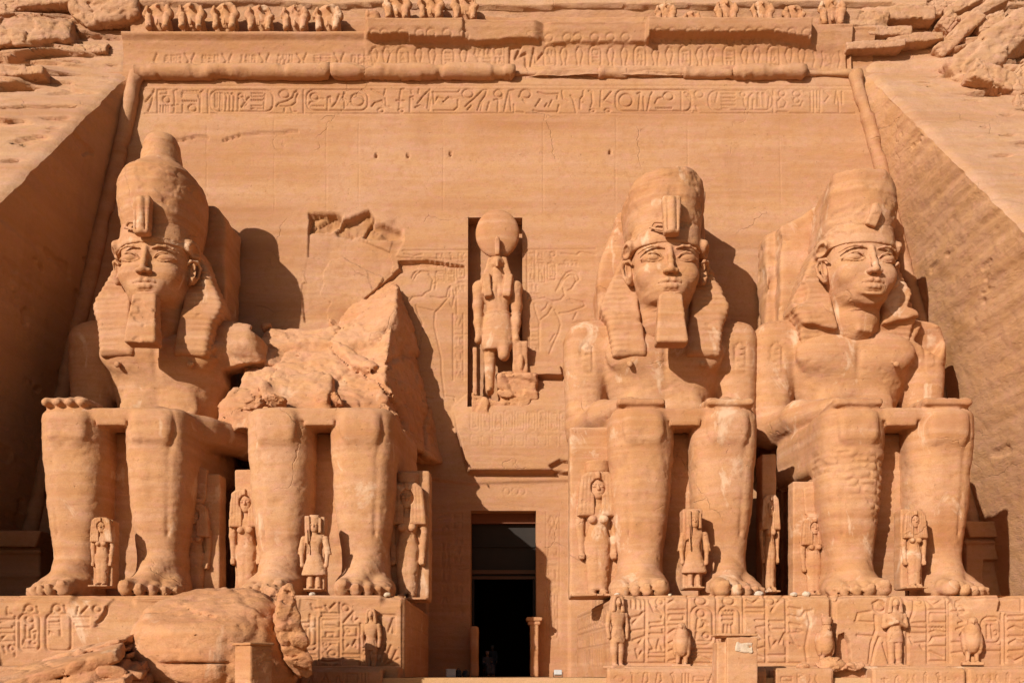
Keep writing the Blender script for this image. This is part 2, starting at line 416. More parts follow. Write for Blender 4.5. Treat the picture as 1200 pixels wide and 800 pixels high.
# little signs of the script in a unit box (x 0..1, y 0 top .. 1 bottom)
GLYPH = {
 'sun': [('c', .5, .5, .38)], 'reed': [[(.6, 1), (.55, .35), (.35, .12), (.6, .02), (.7, .3), (.62, 1)]],
 'water': [[(.0, .5), (.1, .4), (.2, .6), (.3, .4), (.4, .6), (.5, .4), (.6, .6), (.7, .4), (.8, .6), (.9, .4), (1, .5)]],
 'ankh': [('c', .5, .22, .18), [(.5, .42), (.5, 1)], [(.2, .5), (.8, .5)]],
 'bird': [[(.05, .75), (.45, .3), (.5, .08), (.68, .05), (.75, .2), (.68, .35), (.72, .55), (.5, .78), (.05, .75)], [(.5, .78), (.48, 1), (.65, 1)], [(.6, .74), (.62, .95)]],
 'owl': [[(.2, .8), (.3, .3), (.35, .05), (.7, .05), (.7, .3), (.75, .6), (.5, .8), (.2, .8)], [(.5, .8), (.5, 1)], [(.62, .75), (.65, 1)]],
 'seat': [[(.2, 1), (.8, 1), (.8, .75), (.55, .6), (.6, .35), (.5, .25), (.3, .4), (.25, .7), (.2, 1)], ('c', .5, .13, .12)],
 'staff': [[(.5, 1), (.5, .1), (.35, .02)], [(.35, 1), (.65, 1)]], 'stroke': [[(.5, .05), (.5, .95)]],
 'three': [[(.2, .1), (.2, .9)], [(.5, .1), (.5, .9)], [(.8, .1), (.8, .9)]],
 'mouth': [[(0, .5), (.25, .3), (.5, .25), (.75, .3), (1, .5), (.75, .7), (.5, .75), (.25, .7), (0, .5)]],
 'loaf': [[(.1, .8), (.2, .4), (.5, .25), (.8, .4), (.9, .8), (.1, .8)]],
 'basket': [[(0, .3), (1, .3), (.85, .65), (.5, .8), (.15, .65), (0, .3)]],
 'house': [[(.35, .9), (0, .9), (0, .1), (1, .1), (1, .9), (.65, .9)]], 'bar': [[(0, .35), (1, .35), (1, .65), (0, .65), (0, .35)]],
 'comb': [[(0, .7), (1, .7)], [(.1, .7), (.1, .3)], [(.3, .7), (.3, .3)], [(.5, .7), (.5, .3)], [(.7, .7), (.7, .3)], [(.9, .7), (.9, .3)]],
 'snake': [[(0, .2), (.1, .6), (.3, .75), (.5, .55), (.7, .75), (1, .7)]], 'feather': [[(.5, 1), (.5, .15), (.65, .0), (.75, .15), (.65, .35), (.6, 1)]],
 'legs': [[(.1, 1), (.4, .3), (.7, 1)], [(.2, .3), (.6, .3)]], 'arm': [[(0, .6), (.7, .6), (1, .4)], [(0, .6), (0, .35)]],
 'beetle': [('c', .5, .35, .16), ('c', .5, .68, .24), [(.2, .2), (.3, .5), (.1, .8)], [(.8, .2), (.7, .5), (.9, .8)]],
 'hoe': [[(.1, .9), (.5, .1), (.9, .9)], [(.3, .55), (.75, .55)]], 'twist': [('c', .5, .2, .15), ('c', .5, .5, .15), ('c', .5, .8, .15)],
 'eye': [[(0, .5), (.3, .3), (.7, .3), (1, .5), (.7, .65), (.3, .65), (0, .5)], ('c', .5, .48, .12)],
 'horn': [[(0, .1), (.3, .5), (.5, .5), (.8, .1)], [(.4, .5), (.4, .95)]], 'flag': [[(.3, 1), (.3, .05), (.85, .15), (.3, .4)]],
}
TALL = ['reed', 'bird', 'owl', 'seat', 'staff', 'ankh', 'feather', 'legs', 'beetle', 'hoe', 'twist', 'flag', 'three', 'horn']
FLAT = ['water', 'mouth', 'basket', 'bar', 'comb', 'snake', 'arm', 'eye', 'loaf', 'house']
def glyph(S, name, x0, y0, x1, y1, w=.045, dep=.05, mirror=False):
    for g in GLYPH[name]:
        if g[0] == 'c':
            cx = 1 - g[1] if mirror else g[1]; r = g[3] * min(x1 - x0, y1 - y0)
            S.ring((x0 + cx * (x1 - x0), y0 + g[2] * (y1 - y0)), r, w=w, dep=dep, n=14)
        else:
            S.line([(x0 + (1 - a if mirror else a) * (x1 - x0), y0 + b * (y1 - y0)) for a, b in g], w, dep)
def column(S, x0, x1, y0, y1, rnd, w=.045, dep=.05, seq=None, mirror=False):
    y = y0; i = 0; cw = x1 - x0
    while y < y1 - cw * .3:
        nm = seq[i] if seq and i < len(seq) else None; i += 1
        if nm is None: nm = rnd.choice(TALL) if rnd.random() < .45 else rnd.choice(FLAT)
        h = cw * (.85 if nm in TALL or nm in ('sun', 'house') else .42)
        h = min(h, y1 - y)
        if nm in TALL and rnd.random() < .6:
            glyph(S, nm, x0, y, x0 + cw * .5, y + h, w, dep, mirror); glyph(S, rnd.choice(TALL), x0 + cw * .55, y, x1, y + h, w, dep, mirror)
        else: glyph(S, nm, x0 + cw * .08, y, x1 - cw * .08, y + h, w, dep, mirror)
        y += h + cw * .14

# ------------------------------------------------------------------ ground
def slab(name, x0, x1, y0, y1, z, mat, n=2):
    V = np.array([(x0, y0, z), (x1, y0, z), (x1, y1, z), (x0, y1, z)]); return link(name, mesh_from(name, V, np.array([[0, 1, 2, 3]]), False), mat)
g = slab("ground", -4000, 4000, -4000, 4000, 0, M_SAND); tag(g, kind="structure")
bm_v = [(-40, -14.4, 0), (40, -14.4, 0), (40, 14, 0), (-40, 14, 0), (-40, -14.4, 1.58), (40, -14.4, 1.58), (40, 14, 1.58), (-40, 14, 1.58)]
t = link("terrace", mesh_from("terrace", np.array(bm_v), np.array([[0, 1, 5, 4], [1, 2, 6, 5], [2, 3, 7, 6], [3, 0, 4, 7], [4, 5, 6, 7]]), False), M_SAND); tag(t, kind="structure")

# ------------------------------------------------------------------ the temple face
def face_y(z): return -1.0 + 0.06 * z
def FX(p):
    a = (HY - p[1]) / F; Z = (a * 49.0 + CZ) / (1 - .06 * a); d = 49.0 + .06 * Z
    return ((p[0] - 600) * d / F, Z)
def XL(z): return -20.5 - (33.9 - z) * .204
def XR(z): return 18.9 + (33.9 - z) * .228
def axis(*seg):
    o = []
    for a, b, st in seg: o.append(np.arange(a, b - st * .3, st))
    o.append(np.array([seg[-1][1]])); return np.concatenate(o)
zb0, zb1 = FX((600, 136))[1], FX((600, 100))[1]
zr0, zr1 = FX((600, 480))[1], FX((600, 286))[1]
zd0 = FX((600, 620))[1]
S = Sheet(axis((-27, -21, .15), (-21, 20.2, .045), (20.2, 27, .15)),
          axis((0, zd0, .09), (zd0, zr0, .06), (zr0, zr1, .045), (zr1, 24.9, .045), (24.9, zb0, .1), (zb0, zb1, .036), (zb1, 34.45, .06)))
S.map = FX
XX, ZZ = np.meshgrid(S.xs, S.zs)
zw = ZZ + .09 * XX * .5 + .3 * vnoise(XX * .2, 0, ZZ * .2, 5)
S.H += .05 * fbm(XX * .25, 3, ZZ * .35, 4, 11) + .018 * np.minimum(vnoise(XX * .04, 0, zw * 2.4, 21), .2) + .010 * fbm(XX * 2.2, 0, ZZ * 5, 3, 31) + .012 * vnoise(XX * .12, 0, zw * 7, 22)
# area below the niche: rough ledges
def zone(poly, dep, edge): S.poly(poly, dep, edge)
zone([(500, 800), (500, 560), (548, 566), (668, 562), (668, 800)], .12, .12)
ppx = XX * F / (50 + face_y(ZZ)) + 600; ppy = HY - (ZZ - CZ) * F / (50 + face_y(ZZ))
lft = 529 + np.clip(ppy - 482, 0, 80) * .25 + 2 * fbm(ZZ * 1.5, 0, XX * .0, 3, 3); topl = np.interp(ppx, [529, 548, 590, 640, 760], [478, 462, 446, 440, 438]) + 3 * fbm(XX * .8, 0, 0, 3, 8)
S.H += sstep(lft - 1, lft + 3, ppx) * sstep(556 + 2 * fbm(XX * .7, 1, 0, 3, 5), 552, ppy) * (.12 * sstep(topl - 1, topl + 1.5, ppy) + .48 * sstep(topl, topl + 42, ppy)) * (ppx < 760)
zone([(588, 428), (600, 432), (640, 428), (657, 430), (660, 442), (588, 444)], -.35, .08)
zone([(588, 440), (662, 441), (660, 447), (590, 446)], .35, .05)
zone([(642, 548), (655, 541), (668, 543), (668, 552), (650, 556)], .3, .08)
# broken skin between the two left-hand giants
bx = [(361, 250), (392, 249), (410, 252), (430, 248), (447, 262), (464, 258), (473, 268), (474, 282), (464, 300), (545, 303), (552, 300), (520, 308), (470, 318), (446, 340), (430, 352), (414, 372), (405, 378), (356, 378), (352, 340), (360, 300)]
sl = S._win(*(FX((350, 0))[0], FX((560, 0))[0], FX((0, 380))[1], FX((0, 246))[1]))
xw, zw_ = XX[sl], ZZ[sl]; f1, f2, cid = worley(xw * .45 + .2 * fbm(xw, 0, zw_, 2, 3), 0, zw_ * .55, 40)
inside = 1 - sstep(-.07, .02, poly_sdf(xw, zw_, [FX(p) for p in bx]))
S.H[sl] += inside * (-.08 + .09 * cid + .09 * fbm(xw * .8, 0, zw_ * .8, 4, 61))
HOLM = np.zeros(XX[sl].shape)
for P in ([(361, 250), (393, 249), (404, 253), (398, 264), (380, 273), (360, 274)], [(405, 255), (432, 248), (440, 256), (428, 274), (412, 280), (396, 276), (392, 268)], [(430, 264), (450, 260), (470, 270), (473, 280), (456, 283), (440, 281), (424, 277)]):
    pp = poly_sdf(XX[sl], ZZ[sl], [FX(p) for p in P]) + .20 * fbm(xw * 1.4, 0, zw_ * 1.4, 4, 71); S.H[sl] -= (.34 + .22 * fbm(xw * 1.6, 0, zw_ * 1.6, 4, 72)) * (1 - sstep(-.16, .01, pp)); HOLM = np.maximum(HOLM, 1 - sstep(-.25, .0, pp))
zone([(466, 305), (500, 304), (543, 311), (546, 313), (500, 313), (470, 320), (448, 340), (430, 354), (414, 374), (408, 376), (426, 350), (446, 333), (468, 314)], .30, .05)
for P in ([(205, 166), (224, 162), (234, 160), (244, 162)], [(262, 165), (285, 158), (310, 157), (330, 156), (349, 154)]): S.line(P, .07, .17)
for p in ((441, 183), (478, 182), (715, 179), (528, 180)): S.ring(p, .8, w=.07, dep=.2, n=6)
rn = random.Random(5)
for x in (242, 321, 382, 420, 519, 636, 722, 806, 914): S.line([(x, 138), (x + rn.uniform(-1, 1), 250)], .022, .022)
for y in (258, 246): S.line([(250, y), (365, y + 1)] if y == 246 else [(600, y), (730, y), (900, y + 1)], .022, .022)
for y, a, b in ((180, 290, 560), (214, 420, 640), (236, 650, 720), (300, 860, 900)): S.line([(a, y), (b, y + 1)], .02, .015)
# the long inscription under the round moulding
S.line([(168, 101), (1000, 101)], .03, .03); S.line([(170, 133), (1002, 133)], .05, .05); S.line([(168, 105), (1000, 105)], .025, .03)
def T(ox, oy, k, L, w=.055, dep=.075):
    for q in L:
        if q[0] == 'c': S.ring((ox + q[1] / k, oy + q[2] / k), q[3] / k, (q[4] if len(q) > 4 else q[3]) / k, w, dep)
        elif q[0] == 'o': S.rect(ox + q[1] / k, oy + q[2] / k, ox + q[3] / k, oy + q[4] / k, w, dep, r=q[5] / k)
        elif q[0] == 'z':
            n = max(4, int((q[3] - q[1]) / 7)); S.line([(ox + (q[1] + (q[3] - q[1]) * i / n) / k, oy + (q[2] + (4 if i % 2 else -4)) / k) for i in range(n + 1)], w * .8, dep)
        else: S.line([(ox + a / k, oy + b / k) for a, b in q], w, dep)
k = 5.4545
T(160, 90, k, [[(58, 160), (95, 120), (115, 82), (95, 170), (75, 220)], [(135, 228), (135, 85), (195, 85), (195, 110), (150, 112)], ('c', 192, 145, 22, 22), [(152, 225), (152, 185)], [(172, 225), (172, 185)], [(188, 225), (188, 185)], [(203, 225), (203, 185)],
  [(240, 225), (246, 150), (240, 90), (262, 84)], [(225, 185), (268, 180)], ('z', 295, 92, 395), [(292, 130), (292, 105), (398, 105), (398, 130)], ('z', 295, 158, 385), ('c', 358, 200, 26, 22), [(295, 225), (295, 180)], [(408, 225), (410, 100), (425, 85)], [(458, 230), (458, 88)],
  ('o', 470, 85, 875, 222, 50), [(505, 105), (505, 195), (518, 195), (518, 105)], [(535, 105), (535, 215), (548, 215), (548, 105)], [(572, 210), (578, 120), (565, 110)], [(598, 210), (600, 120)], [(622, 215), (625, 120), (612, 105)], [(585, 105), (600, 118), (615, 105)],
  ('c', 668, 120, 16, 14), [(650, 215), (652, 140), (680, 130), (690, 150)], [(672, 195), (710, 140), (722, 130)], [(690, 190), (705, 175)], ('z', 735, 108, 805), ('z', 735, 128, 805), ('z', 735, 152, 805), [(735, 187), (800, 187)], [(735, 205), (760, 200)], [(815, 205), (820, 110)], [(770, 205), (800, 205)],
  ('c', 945, 110, 32, 26), [(893, 190), (910, 170), (960, 155), (1000, 130), (1010, 100), (1025, 88), (1038, 100), (1020, 130), (1020, 160), (990, 185), (950, 190), (893, 190)], [(950, 190), (945, 222)], [(985, 190), (995, 222), (1020, 222)], [(1068, 85), (1068, 228)]])
T(360, 90, k, [('o', -5, 82, 388, 215, 50), ('c', 47, 125, 25, 20), [(5, 185), (20, 160), (60, 155), (80, 135), (105, 140)], ('z', 20, 187, 105), [(130, 210), (132, 130), (150, 125), (150, 160)], [(160, 190), (185, 160), (205, 110), (218, 115)], [(238, 200), (240, 150), (228, 130), (240, 100)],
  ('c', 322, 145, 42, 40), [(412, 80), (440, 95), (490, 122), (500, 80)], [(412, 188), (430, 165), (480, 148), (485, 160)], [(500, 125), (505, 185), (528, 190)], ('c', 470, 212, 18, 14), [(590, 192), (592, 140), (600, 80), (622, 76)], [(570, 150), (620, 152)], ('c', 600, 212, 16, 12),
  [(658, 220), (660, 130), (680, 125), (680, 145)], [(665, 85), (670, 105)], [(690, 195), (720, 180), (745, 190)], [(715, 80), (712, 105)], [(705, 170), (745, 120), (785, 80), (770, 200)], [(780, 215), (790, 150)], [(808, 95), (810, 170), (835, 130), (870, 140)], [(800, 98), (965, 100), (975, 85)], [(810, 215), (935, 215), (965, 190), (965, 150)], [(870, 160), (905, 130), (930, 140)],
  ('c', 1028, 108, 35, 28), [(1010, 190), (1080, 130), (1125, 85), (1150, 85), (1140, 120), (1110, 160), (1090, 215)], [(1025, 212), (1050, 185)], [(1110, 215), (1120, 165)], [(1150, 215), (1165, 165)]])
T(570, 90, k, [('c', 78, 108, 26, 24), [(78, 135), (75, 220)], [(50, 150), (105, 140), (108, 110)], [(115, 220), (130, 150), (145, 90), (175, 85)], [(150, 110), (160, 215)], [(178, 225), (176, 180)], [(190, 225), (240, 228)],
  ('c', 252, 110, 33, 28), [(210, 130), (225, 100)], [(235, 150), (250, 165)], [(330, 100), (380, 112), (460, 108)], [(460, 108), (455, 140)], [(315, 190), (345, 145)], [(375, 190), (390, 170)], [(400, 190), (420, 150)], [(300, 215), (330, 222), (455, 225), (465, 180)],
  [(485, 90), (492, 140), (520, 155)], [(540, 120), (555, 140), (575, 225)], [(600, 205), (602, 140), (620, 120), (622, 90)], [(600, 165), (620, 165)], [(655, 90), (675, 95), (680, 160), (668, 195)], ('c', 678, 215, 15, 10), ('c', 775, 215, 17, 10), [(735, 90), (730, 190)], [(745, 160), (800, 95)], [(740, 150), (800, 175)],
  ('o', 828, 85, 1310, 220, 45), ('c', 893, 152, 42, 40), [(965, 110), (985, 100), (975, 210)], [(1005, 130), (1010, 210)], [(1030, 215), (1050, 120), (1062, 100)], [(1080, 170), (1095, 140), (1120, 135)], ('c', 1165, 125, 32, 26), ('z', 1085, 202, 1185)])
T(780, 90, k, [[(102, 90), (102, 228)], [(122, 105), (150, 92), (148, 130), (200, 145), (255, 180)], [(135, 130), (170, 165)], ('c', 215, 112, 28, 24), [(125, 225), (160, 222), (172, 190)], [(180, 222), (210, 225), (195, 190)], ('o', 275, 90, 685, 215, 50), [(320, 165), (335, 100)], ('z', 358, 112, 445), ('z', 358, 138, 445), ('z', 358, 160, 445), ('z', 358, 185, 445), [(360, 205), (400, 205)],
  ('c', 497, 112, 16, 16), [(500, 130), (505, 190), (520, 200)], [(530, 205), (535, 130), (555, 110)], [(560, 205), (562, 150)], [(590, 110), (600, 100), (605, 190), (590, 190), (590, 110)], [(620, 110), (632, 100), (635, 190), (622, 190), (620, 110)], [(658, 200), (665, 130)],
  [(690, 228), (690, 90)], ('c', 745, 108, 20, 18), [(715, 160), (745, 130), (775, 160), (760, 195), (720, 200), (715, 160)], [(715, 225), (780, 225)], ('c', 840, 108, 24, 20), ('c', 840, 150, 20, 18), [(815, 190), (865, 190), (875, 160)], [(885, 92), (930, 92), (930, 220)], [(950, 90), (952, 225)], [(972, 90), (972, 200)], [(990, 90), (990, 225)], [(1015, 90), (1050, 120), (1020, 160)], [(1085, 170), (1095, 90), (1110, 170), (1112, 222)], [(1130, 95), (1130, 175)]], dep=.05)
# kings worshipping on both sides of the niche
k = 4.0
T(470, 280, k, [[(50, 185), (62, 160), (75, 152)], [(60, 190), (75, 165), (95, 152), (130, 155), (148, 178), (165, 185)], [(130, 165), (150, 190), (140, 240), (120, 250)], [(150, 210), (165, 205), (160, 235)], [(40, 290), (55, 272), (100, 268), (118, 250)], [(140, 270), (180, 278), (215, 272), (222, 235), (232, 222), (230, 265), (205, 295), (175, 330), (160, 340)], [(240, 318), (252, 265), (245, 240)], [(230, 300), (240, 318)],
  [(70, 310), (80, 350), (100, 385), (95, 430), (88, 440)], [(160, 340), (155, 400), (170, 470), (190, 560), (190, 620), (205, 740)], [(95, 440), (85, 500), (65, 560), (60, 640), (70, 740), (150, 745)], [(210, 735), (250, 740), (252, 758)], [(70, 318), (105, 325), (150, 335)], [(245, 350), (245, 660)], [(292, 350), (292, 660)], [(245, 445), (310, 445)], [(10, 55), (320, 52)], [(260, 230), (262, 350)], [(15, 70), (60, 80), (100, 72)]], w=.05, dep=.06)
for (x0, y0, x1, y1) in ((511, 318, 521, 330), (523, 312, 533, 331), (536, 312, 545, 326)): S.rect(x0, y0, x1, y1, .04, .05, r=2); 
rg = random.Random(3)
for x0, x1, y0, y1 in ((511, 521, 296, 316), (523, 533, 296, 310), (536, 545, 296, 344), (532, 543, 372, 444), (512.5, 519.5, 319, 329), (524.5, 531.5, 313, 330)): column(S, x0, x1, y0, y1, rg, .032, .045)
k = 5.0
T(600, 280, k, [[(258, 305), (290, 240), (320, 200), (350, 188), (385, 205), (395, 235), (380, 250)], [(275, 290), (305, 235), (340, 210), (365, 215), (378, 245), (350, 290), (330, 300)], [(300, 290), (310, 330), (290, 350)], [(230, 362), (260, 362), (290, 355)], [(340, 352), (370, 362), (420, 370), (430, 390), (410, 402), (330, 430), (280, 435)], [(250, 415), (275, 460), (285, 500), (275, 545), (240, 620), (220, 672)], [(210, 375), (200, 400), (175, 420)], [(235, 400), (210, 440), (160, 478), (145, 440), (130, 380)], [(100, 360), (190, 345), (245, 370)],
  [(290, 85), (380, 95), (400, 75), (490, 92)], [(280, 152), (320, 150)], [(90, 65), (90, 350)], [(135, 65), (135, 250)], [(90, 62), (490, 60)], [(380, 430), (360, 470)], [(225, 600), (250, 560)], [(160, 490), (160, 650)], [(105, 490), (105, 645)], ('c', 240, 90, 14)], w=.05, dep=.055)
for (x0, y0, x1, y1) in ((628.5, 308, 639, 331), (642, 308, 651, 328)): S.rect(x0, y0, x1, y1, .04, .05, r=2)
for x0, x1, y0, y1 in ((619, 625, 296, 332), (630, 637.5, 296, 330), (643.5, 649.5, 296, 327), (640, 652, 293, 302), (660, 668, 304, 312), (670, 678, 304, 312), (622, 631, 333, 350), (622, 631, 382, 410)): column(S, x0, x1, y0, y1, rg, .032, .04)
# faint writing on the lintel and door jambs
for i, x in enumerate(range(552, 665, 13)): 
    S.rect(x, 484 + (i % 3), x + 10, 508, .035, .03, r=3); column(S, x + 2, x + 8, 487, 505, rg, .03, .028); S.rect(x, 512, x + 10, 526, .035, .022, r=3)
for x in (594, 604, 612): S.ring((x, 575), 4, w=.04, dep=.04)
S.line([(640, 600), (640, 755)], .03, .03); S.line([(656, 600), (656, 755)], .03, .03)
column(S, 642, 654, 604, 690, rg, .045, .045); S.rect(643, 692, 654, 748, .045, .05, r=5); column(S, 644.5, 652.5, 697, 744, rg, .04, .045)
for x in (516, 531): column(S, x, x + 11, 600, 720, rg, .04, .035)
niche = [FX((548, 256)), FX((613, 470))]; door = [FX((551.5, 597)), FX((628.5, 792))]
NX0, NX1, NZ1, NZ0 = FX((548.5, 300))[0], FX((612.5, 300))[0], niche[0][1], FX((600, 478))[1]
DX0, DX1, DZ1 = door[0][0] * 1.0, FX((628.5, 700))[0], door[0][1]
DX0 = FX((551.5, 700))[0]
def snap(axis_, v): return axis_[np.abs(axis_ - v).argmin()]
NX0, NX1, DX0, DX1 = (snap(S.xs, v) for v in (NX0, NX1, DX0, DX1)); NZ0, NZ1, DZ1 = (snap(S.zs, v) for v in (NZ0, NZ1, DZ1))
facade = empty("temple_facade", (0, -1, 1.58)); FP = facade
tag(facade, "tall flat rock-cut temple front of banded orange sandstone with a niche and a dark doorway", "temple facade")
def child(o, parent):
    o.parent = parent; o.matrix_parent_inverse = Matrix.Translation(-Vector(parent.location)); return o
holef = lambda x, z: ((x > NX0) & (x < NX1) & (z > NZ0) & (z < NZ1)) | ((x > DX0) & (x < DX1) & (z < DZ1))
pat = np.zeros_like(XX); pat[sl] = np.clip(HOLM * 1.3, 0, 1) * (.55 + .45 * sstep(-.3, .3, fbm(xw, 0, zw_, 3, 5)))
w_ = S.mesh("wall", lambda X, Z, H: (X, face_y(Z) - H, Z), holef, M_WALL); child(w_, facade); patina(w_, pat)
HF = S
def wall_out(x, z):
    i = np.abs(S.zs - z).argmin(); j = np.abs(S.xs - x).argmin(); return face_y(z) - S.H[i, j]

# recess boxes: niche and doorway reveal
def shaft(name, x0, x1, z0, z1, depth, mat, parent, yb=None, n=14):
    """inner sides of an opening from the wall's own edge back to depth"""
    V = []; Q = []
    def strip(P):       # list of (x,z) along an edge
        b = len(V)
        for (x, z) in P:
            V.append((x, wall_out(x, z) + .0, z)); V.append((x, face_y(z) + depth, z))
        for i in range(len(P) - 1): Q.append([b + 2 * i, b + 2 * i + 1, b + 2 * i + 3, b + 2 * i + 2])
    zz = S.zs[(S.zs >= z0) & (S.zs <= z1)]; xx = S.xs[(S.xs >= x0) & (S.xs <= x1)]
    strip([(x0, z) for z in zz]); strip([(x, z1) for x in xx]); strip([(x1, z) for z in zz[::-1]]); strip([(x, z0) for x in xx[::-1]])
    b = len(V); V += [(x0, face_y(z0) + depth, z0), (x1, face_y(z0) + depth, z0), (x1, face_y(z1) + depth, z1), (x0, face_y(z1) + depth, z1)]
    if yb is None: Q.append([b, b + 1, b + 2, b + 3])
    return child(link(name, mesh_from(name, np.array(V), np.array(Q), False), mat), parent)
shaft("niche_recess", NX0, NX1, NZ0, NZ1, .9, M_WALL, facade)
shaft("doorway_reveal", DX0, DX1, 0, DZ1, 1.7, M_WALL, facade, yb=1)

# ------------------------------------------------------------------ round mouldings and cornice
def tube(name, pts, rs, mat, parent, n=14, seed=1, amp=.04):
    pts = np.array(pts, float); m = len(pts); V = np.zeros((m, n, 3)); d = np.gradient(pts, axis=0); d /= np.linalg.norm(d, axis=1)[:, None]
    u = np.cross(d, [0, 1, 0]); u /= np.linalg.norm(u, axis=1)[:, None] + 1e-9; v = np.cross(u, d)
    a = np.arange(n) * 2 * pi / n
    for i in range(m):
        ring = np.cos(a)[:, None] * u[i] + np.sin(a)[:, None] * v[i]; p = pts[i] + ring * rs[i]
        ch = fbm(p[:, 0] * .9, p[:, 1] * 1.6, p[:, 2] * .9, 4, seed + 20); p = p - ring * (.16 * rs[i] / .4 * sstep(.16, .2, ch) * .55)[:, None]
        V[i] = p + ring * (amp * fbm(p[:, 0] * 1.2, p[:, 1] * 1.2, p[:, 2] * 1.2, 3, seed))[:, None]
    I = np.arange(m * n).reshape(m, n); J = np.roll(I, -1, 1)
    Q = np.stack([I[:-1], J[:-1], J[1:], I[1:]], -1).reshape(-1, 4)
    return child(link(name, mesh_from(name, V.reshape(-1, 3), Q[:, ::-1]), mat), parent)
zs = np.linspace(1.6, 34.3, 220)
tube("round_moulding", [(XL(z) + .12 + .03 * math.sin(z * .9), face_y(z) - .12, z) for z in zs], [.40] * 220, M_WALL, facade, seed=3)
tube("round_moulding", [(XR(z) - .15 + .04 * math.sin(z * .7), face_y(z) - .12, z) for z in zs], [.36 + .015 * math.sin(z * 5) * (z > 25) for z in zs], M_WALL, facade, seed=4, amp=.035)
ct = FX((600, 87))[1]
def tor_r(px):
    r = .43
    if 384 < px < 391: r = .12
    if px > 601: r = .10 + .12 * (.5 + .5 * vnoise(px / 14., 0, 0, 9))
    if 642 < px < 690: r = .12
    if 700 < px < 735: r = .3
    if 735 <= px < 800: r = .14 + .1 * (.5 + .5 * vnoise(px / 9., 0, 0, 9))
    if 800 < px < 862: r = .3
    if 862 <= px < 941: r = .4
    return r
px_ = np.arange(160, 1003, 2.0)
tube("round_moulding", [((p - 600) * 50.9 / F, face_y(ct) - .10 - (.06 if tor_r(p) > .35 else -.05), ct + .02 * math.sin(p * .05)) for p in px_], [tor_r(p) for p in px_], M_WALL, facade, seed=5, amp=.06)

def CXm(p): d = 51.0; return ((p[0] - 600) * d / F, (HY - p[1]) * d / F + CZ)
C = Sheet(axis((-21.2, 19.8, .05)), axis((CXm((0, 90))[1], CXm((0, 2))[1] + .3, .045)))
C.map = CXm
CX_, CZ_ = np.meshgrid(C.xs, C.zs); cpx = CX_ * F / 51 + 600; cpy = HY - (CZ_ - CZ) * F / 51
# profile outward of the plane y=1.1
prof = np.interp(cpy[:, 0], [0, 2, 4, 26, 29, 31, 38, 41, 50, 60, 78, 84], [-1.5, -1.1, -1.0, -1.0, .20, .26, .2, .15, .04, -.1, -.05, .02])[:, None] + 0 * CX_
lip = np.zeros_like(CX_)
def lipz(x0, x1, dep, e=6):
    global lip
    lip = np.maximum(lip, dep * sstep(x0 - e, x0 + e, cpx) * (1 - sstep(x1 - e, x1 + e, cpx)))
lipz(430, 545, .50, 3); lipz(535, 632, .34, 8); lipz(756, 949, .55, 2); lipz(640, 770, .16, 8)
jag = 3.5 * fbm(CX_ * .8, 0, 0, 3, 77)
lowed = 47 + jag + 3 * (cpx < 632) * (cpx > 480)
lowed = np.where(cpx > 640, 47 + 1.5 * fbm(CX_ * .6, 0, 0, 2, 70) + np.clip((cpx - 900) / 50, 0, 1) * 7 - 2 + 6 * sstep(840, 760, cpx) * (cpx < 760), lowed)
left = 1 - sstep(424, 430, cpx)
profL = np.interp(cpy[:, 0], [0, 2, 4, 34, 38, 41, 46, 60, 78, 84], [-1.5, -1.1, -1.0, -1.0, .22, .22, .02, -.12, -.05, .02])[:, None] + 0 * CX_
C.H += prof * (1 - left) + profL * left + lip * (1 - sstep(lowed - 1.2, lowed + 1.2, cpy)) * sstep(24, 32, cpy) + .05 * lip * sstep(60, 40, cpy)
C.H -= .25 * (cpx > 1000) * 1.0
# lower right lip remnants under the writing
f1, f2, cid = worley(CX_ * .5, 0, CZ_ * 1.1, 8)
C.H += .05 * fbm(CX_ * .5, 0, CZ_ * 1.2, 4, 13) + .012 * fbm(CX_ * 3, 0, CZ_ * 7, 3, 14)
C.H += (cpy < 32) * .10 * (fbm(CX_ * .9, 0, CZ_ * 1.6, 4, 99)) 
rough = sstep(600, 640, cpx) * sstep(74, 80, cpy) * (1 - sstep(940, 960, cpx))
C.H += rough * (.28 + .2 * fbm(CX_ * .7, 0, CZ_ * 2, 4, 23))
def cartouche(S, x0, y0, x1, y1, rnd, w=.05, dep=.06):
    S.rect(x0, y0, x1, y1, w, dep, r=(x1 - x0) * .42); column(S, x0 + (x1 - x0) * .22, x1 - (x1 - x0) * .22, y0 + 4, y1 - 3, rnd, w * .7, dep * .8)
rc = random.Random(11)
def cobra(S, x, y0, y1, m, w=.05, dep=.065):
    s_ = -1 if m else 1; h = y1 - y0
    S.line([(x + s_ * a, y0 + b * h) for a, b in ((-3, .95), (-1, .8), (-2.5, .55), (-4, .3), (-2, .08), (2, .02), (4.5, .2), (4, .45), (2.5, .7), (3.5, .97))], w, dep)
x = 180; i = 0
for x in list(range(184, 420, 44)):
    for kk, xx in enumerate((x, x + 33)): C.line([(xx - 2, 60), (xx - 5 + 8 * kk, 68), (xx - 2, 77)], .06, .07)
    for q in range(3): column(C, x + 7 + 7 * q, x + 13 + 7 * q, 61, 77, rc, .045, .06)
for x in (424,): column(C, x, x + 12, 56, 76, rc, .045, .05)
xs_ = [435, 447, None, 463, 488, 502, None, 519, 541]
for x, t_ in ((438, 0), (453, 1), (472, 'c'), (490, 0), (507, 1), (525, 'c'), (543, 0)):
    if t_ == 'c': cartouche(C, x - 7, 54, x + 7, 77, rc)
    else: cobra(C, x, 53, 77, t_)
for x0 in (555, 566): column(C, x0, x0 + 9, 50, 76, rc, .045, .05)
C.line([(575, 50), (575, 78)], .03, .04); C.line([(591, 50), (591, 78)], .03, .04); column(C, 579, 589, 54, 76, rc, .045, .055)
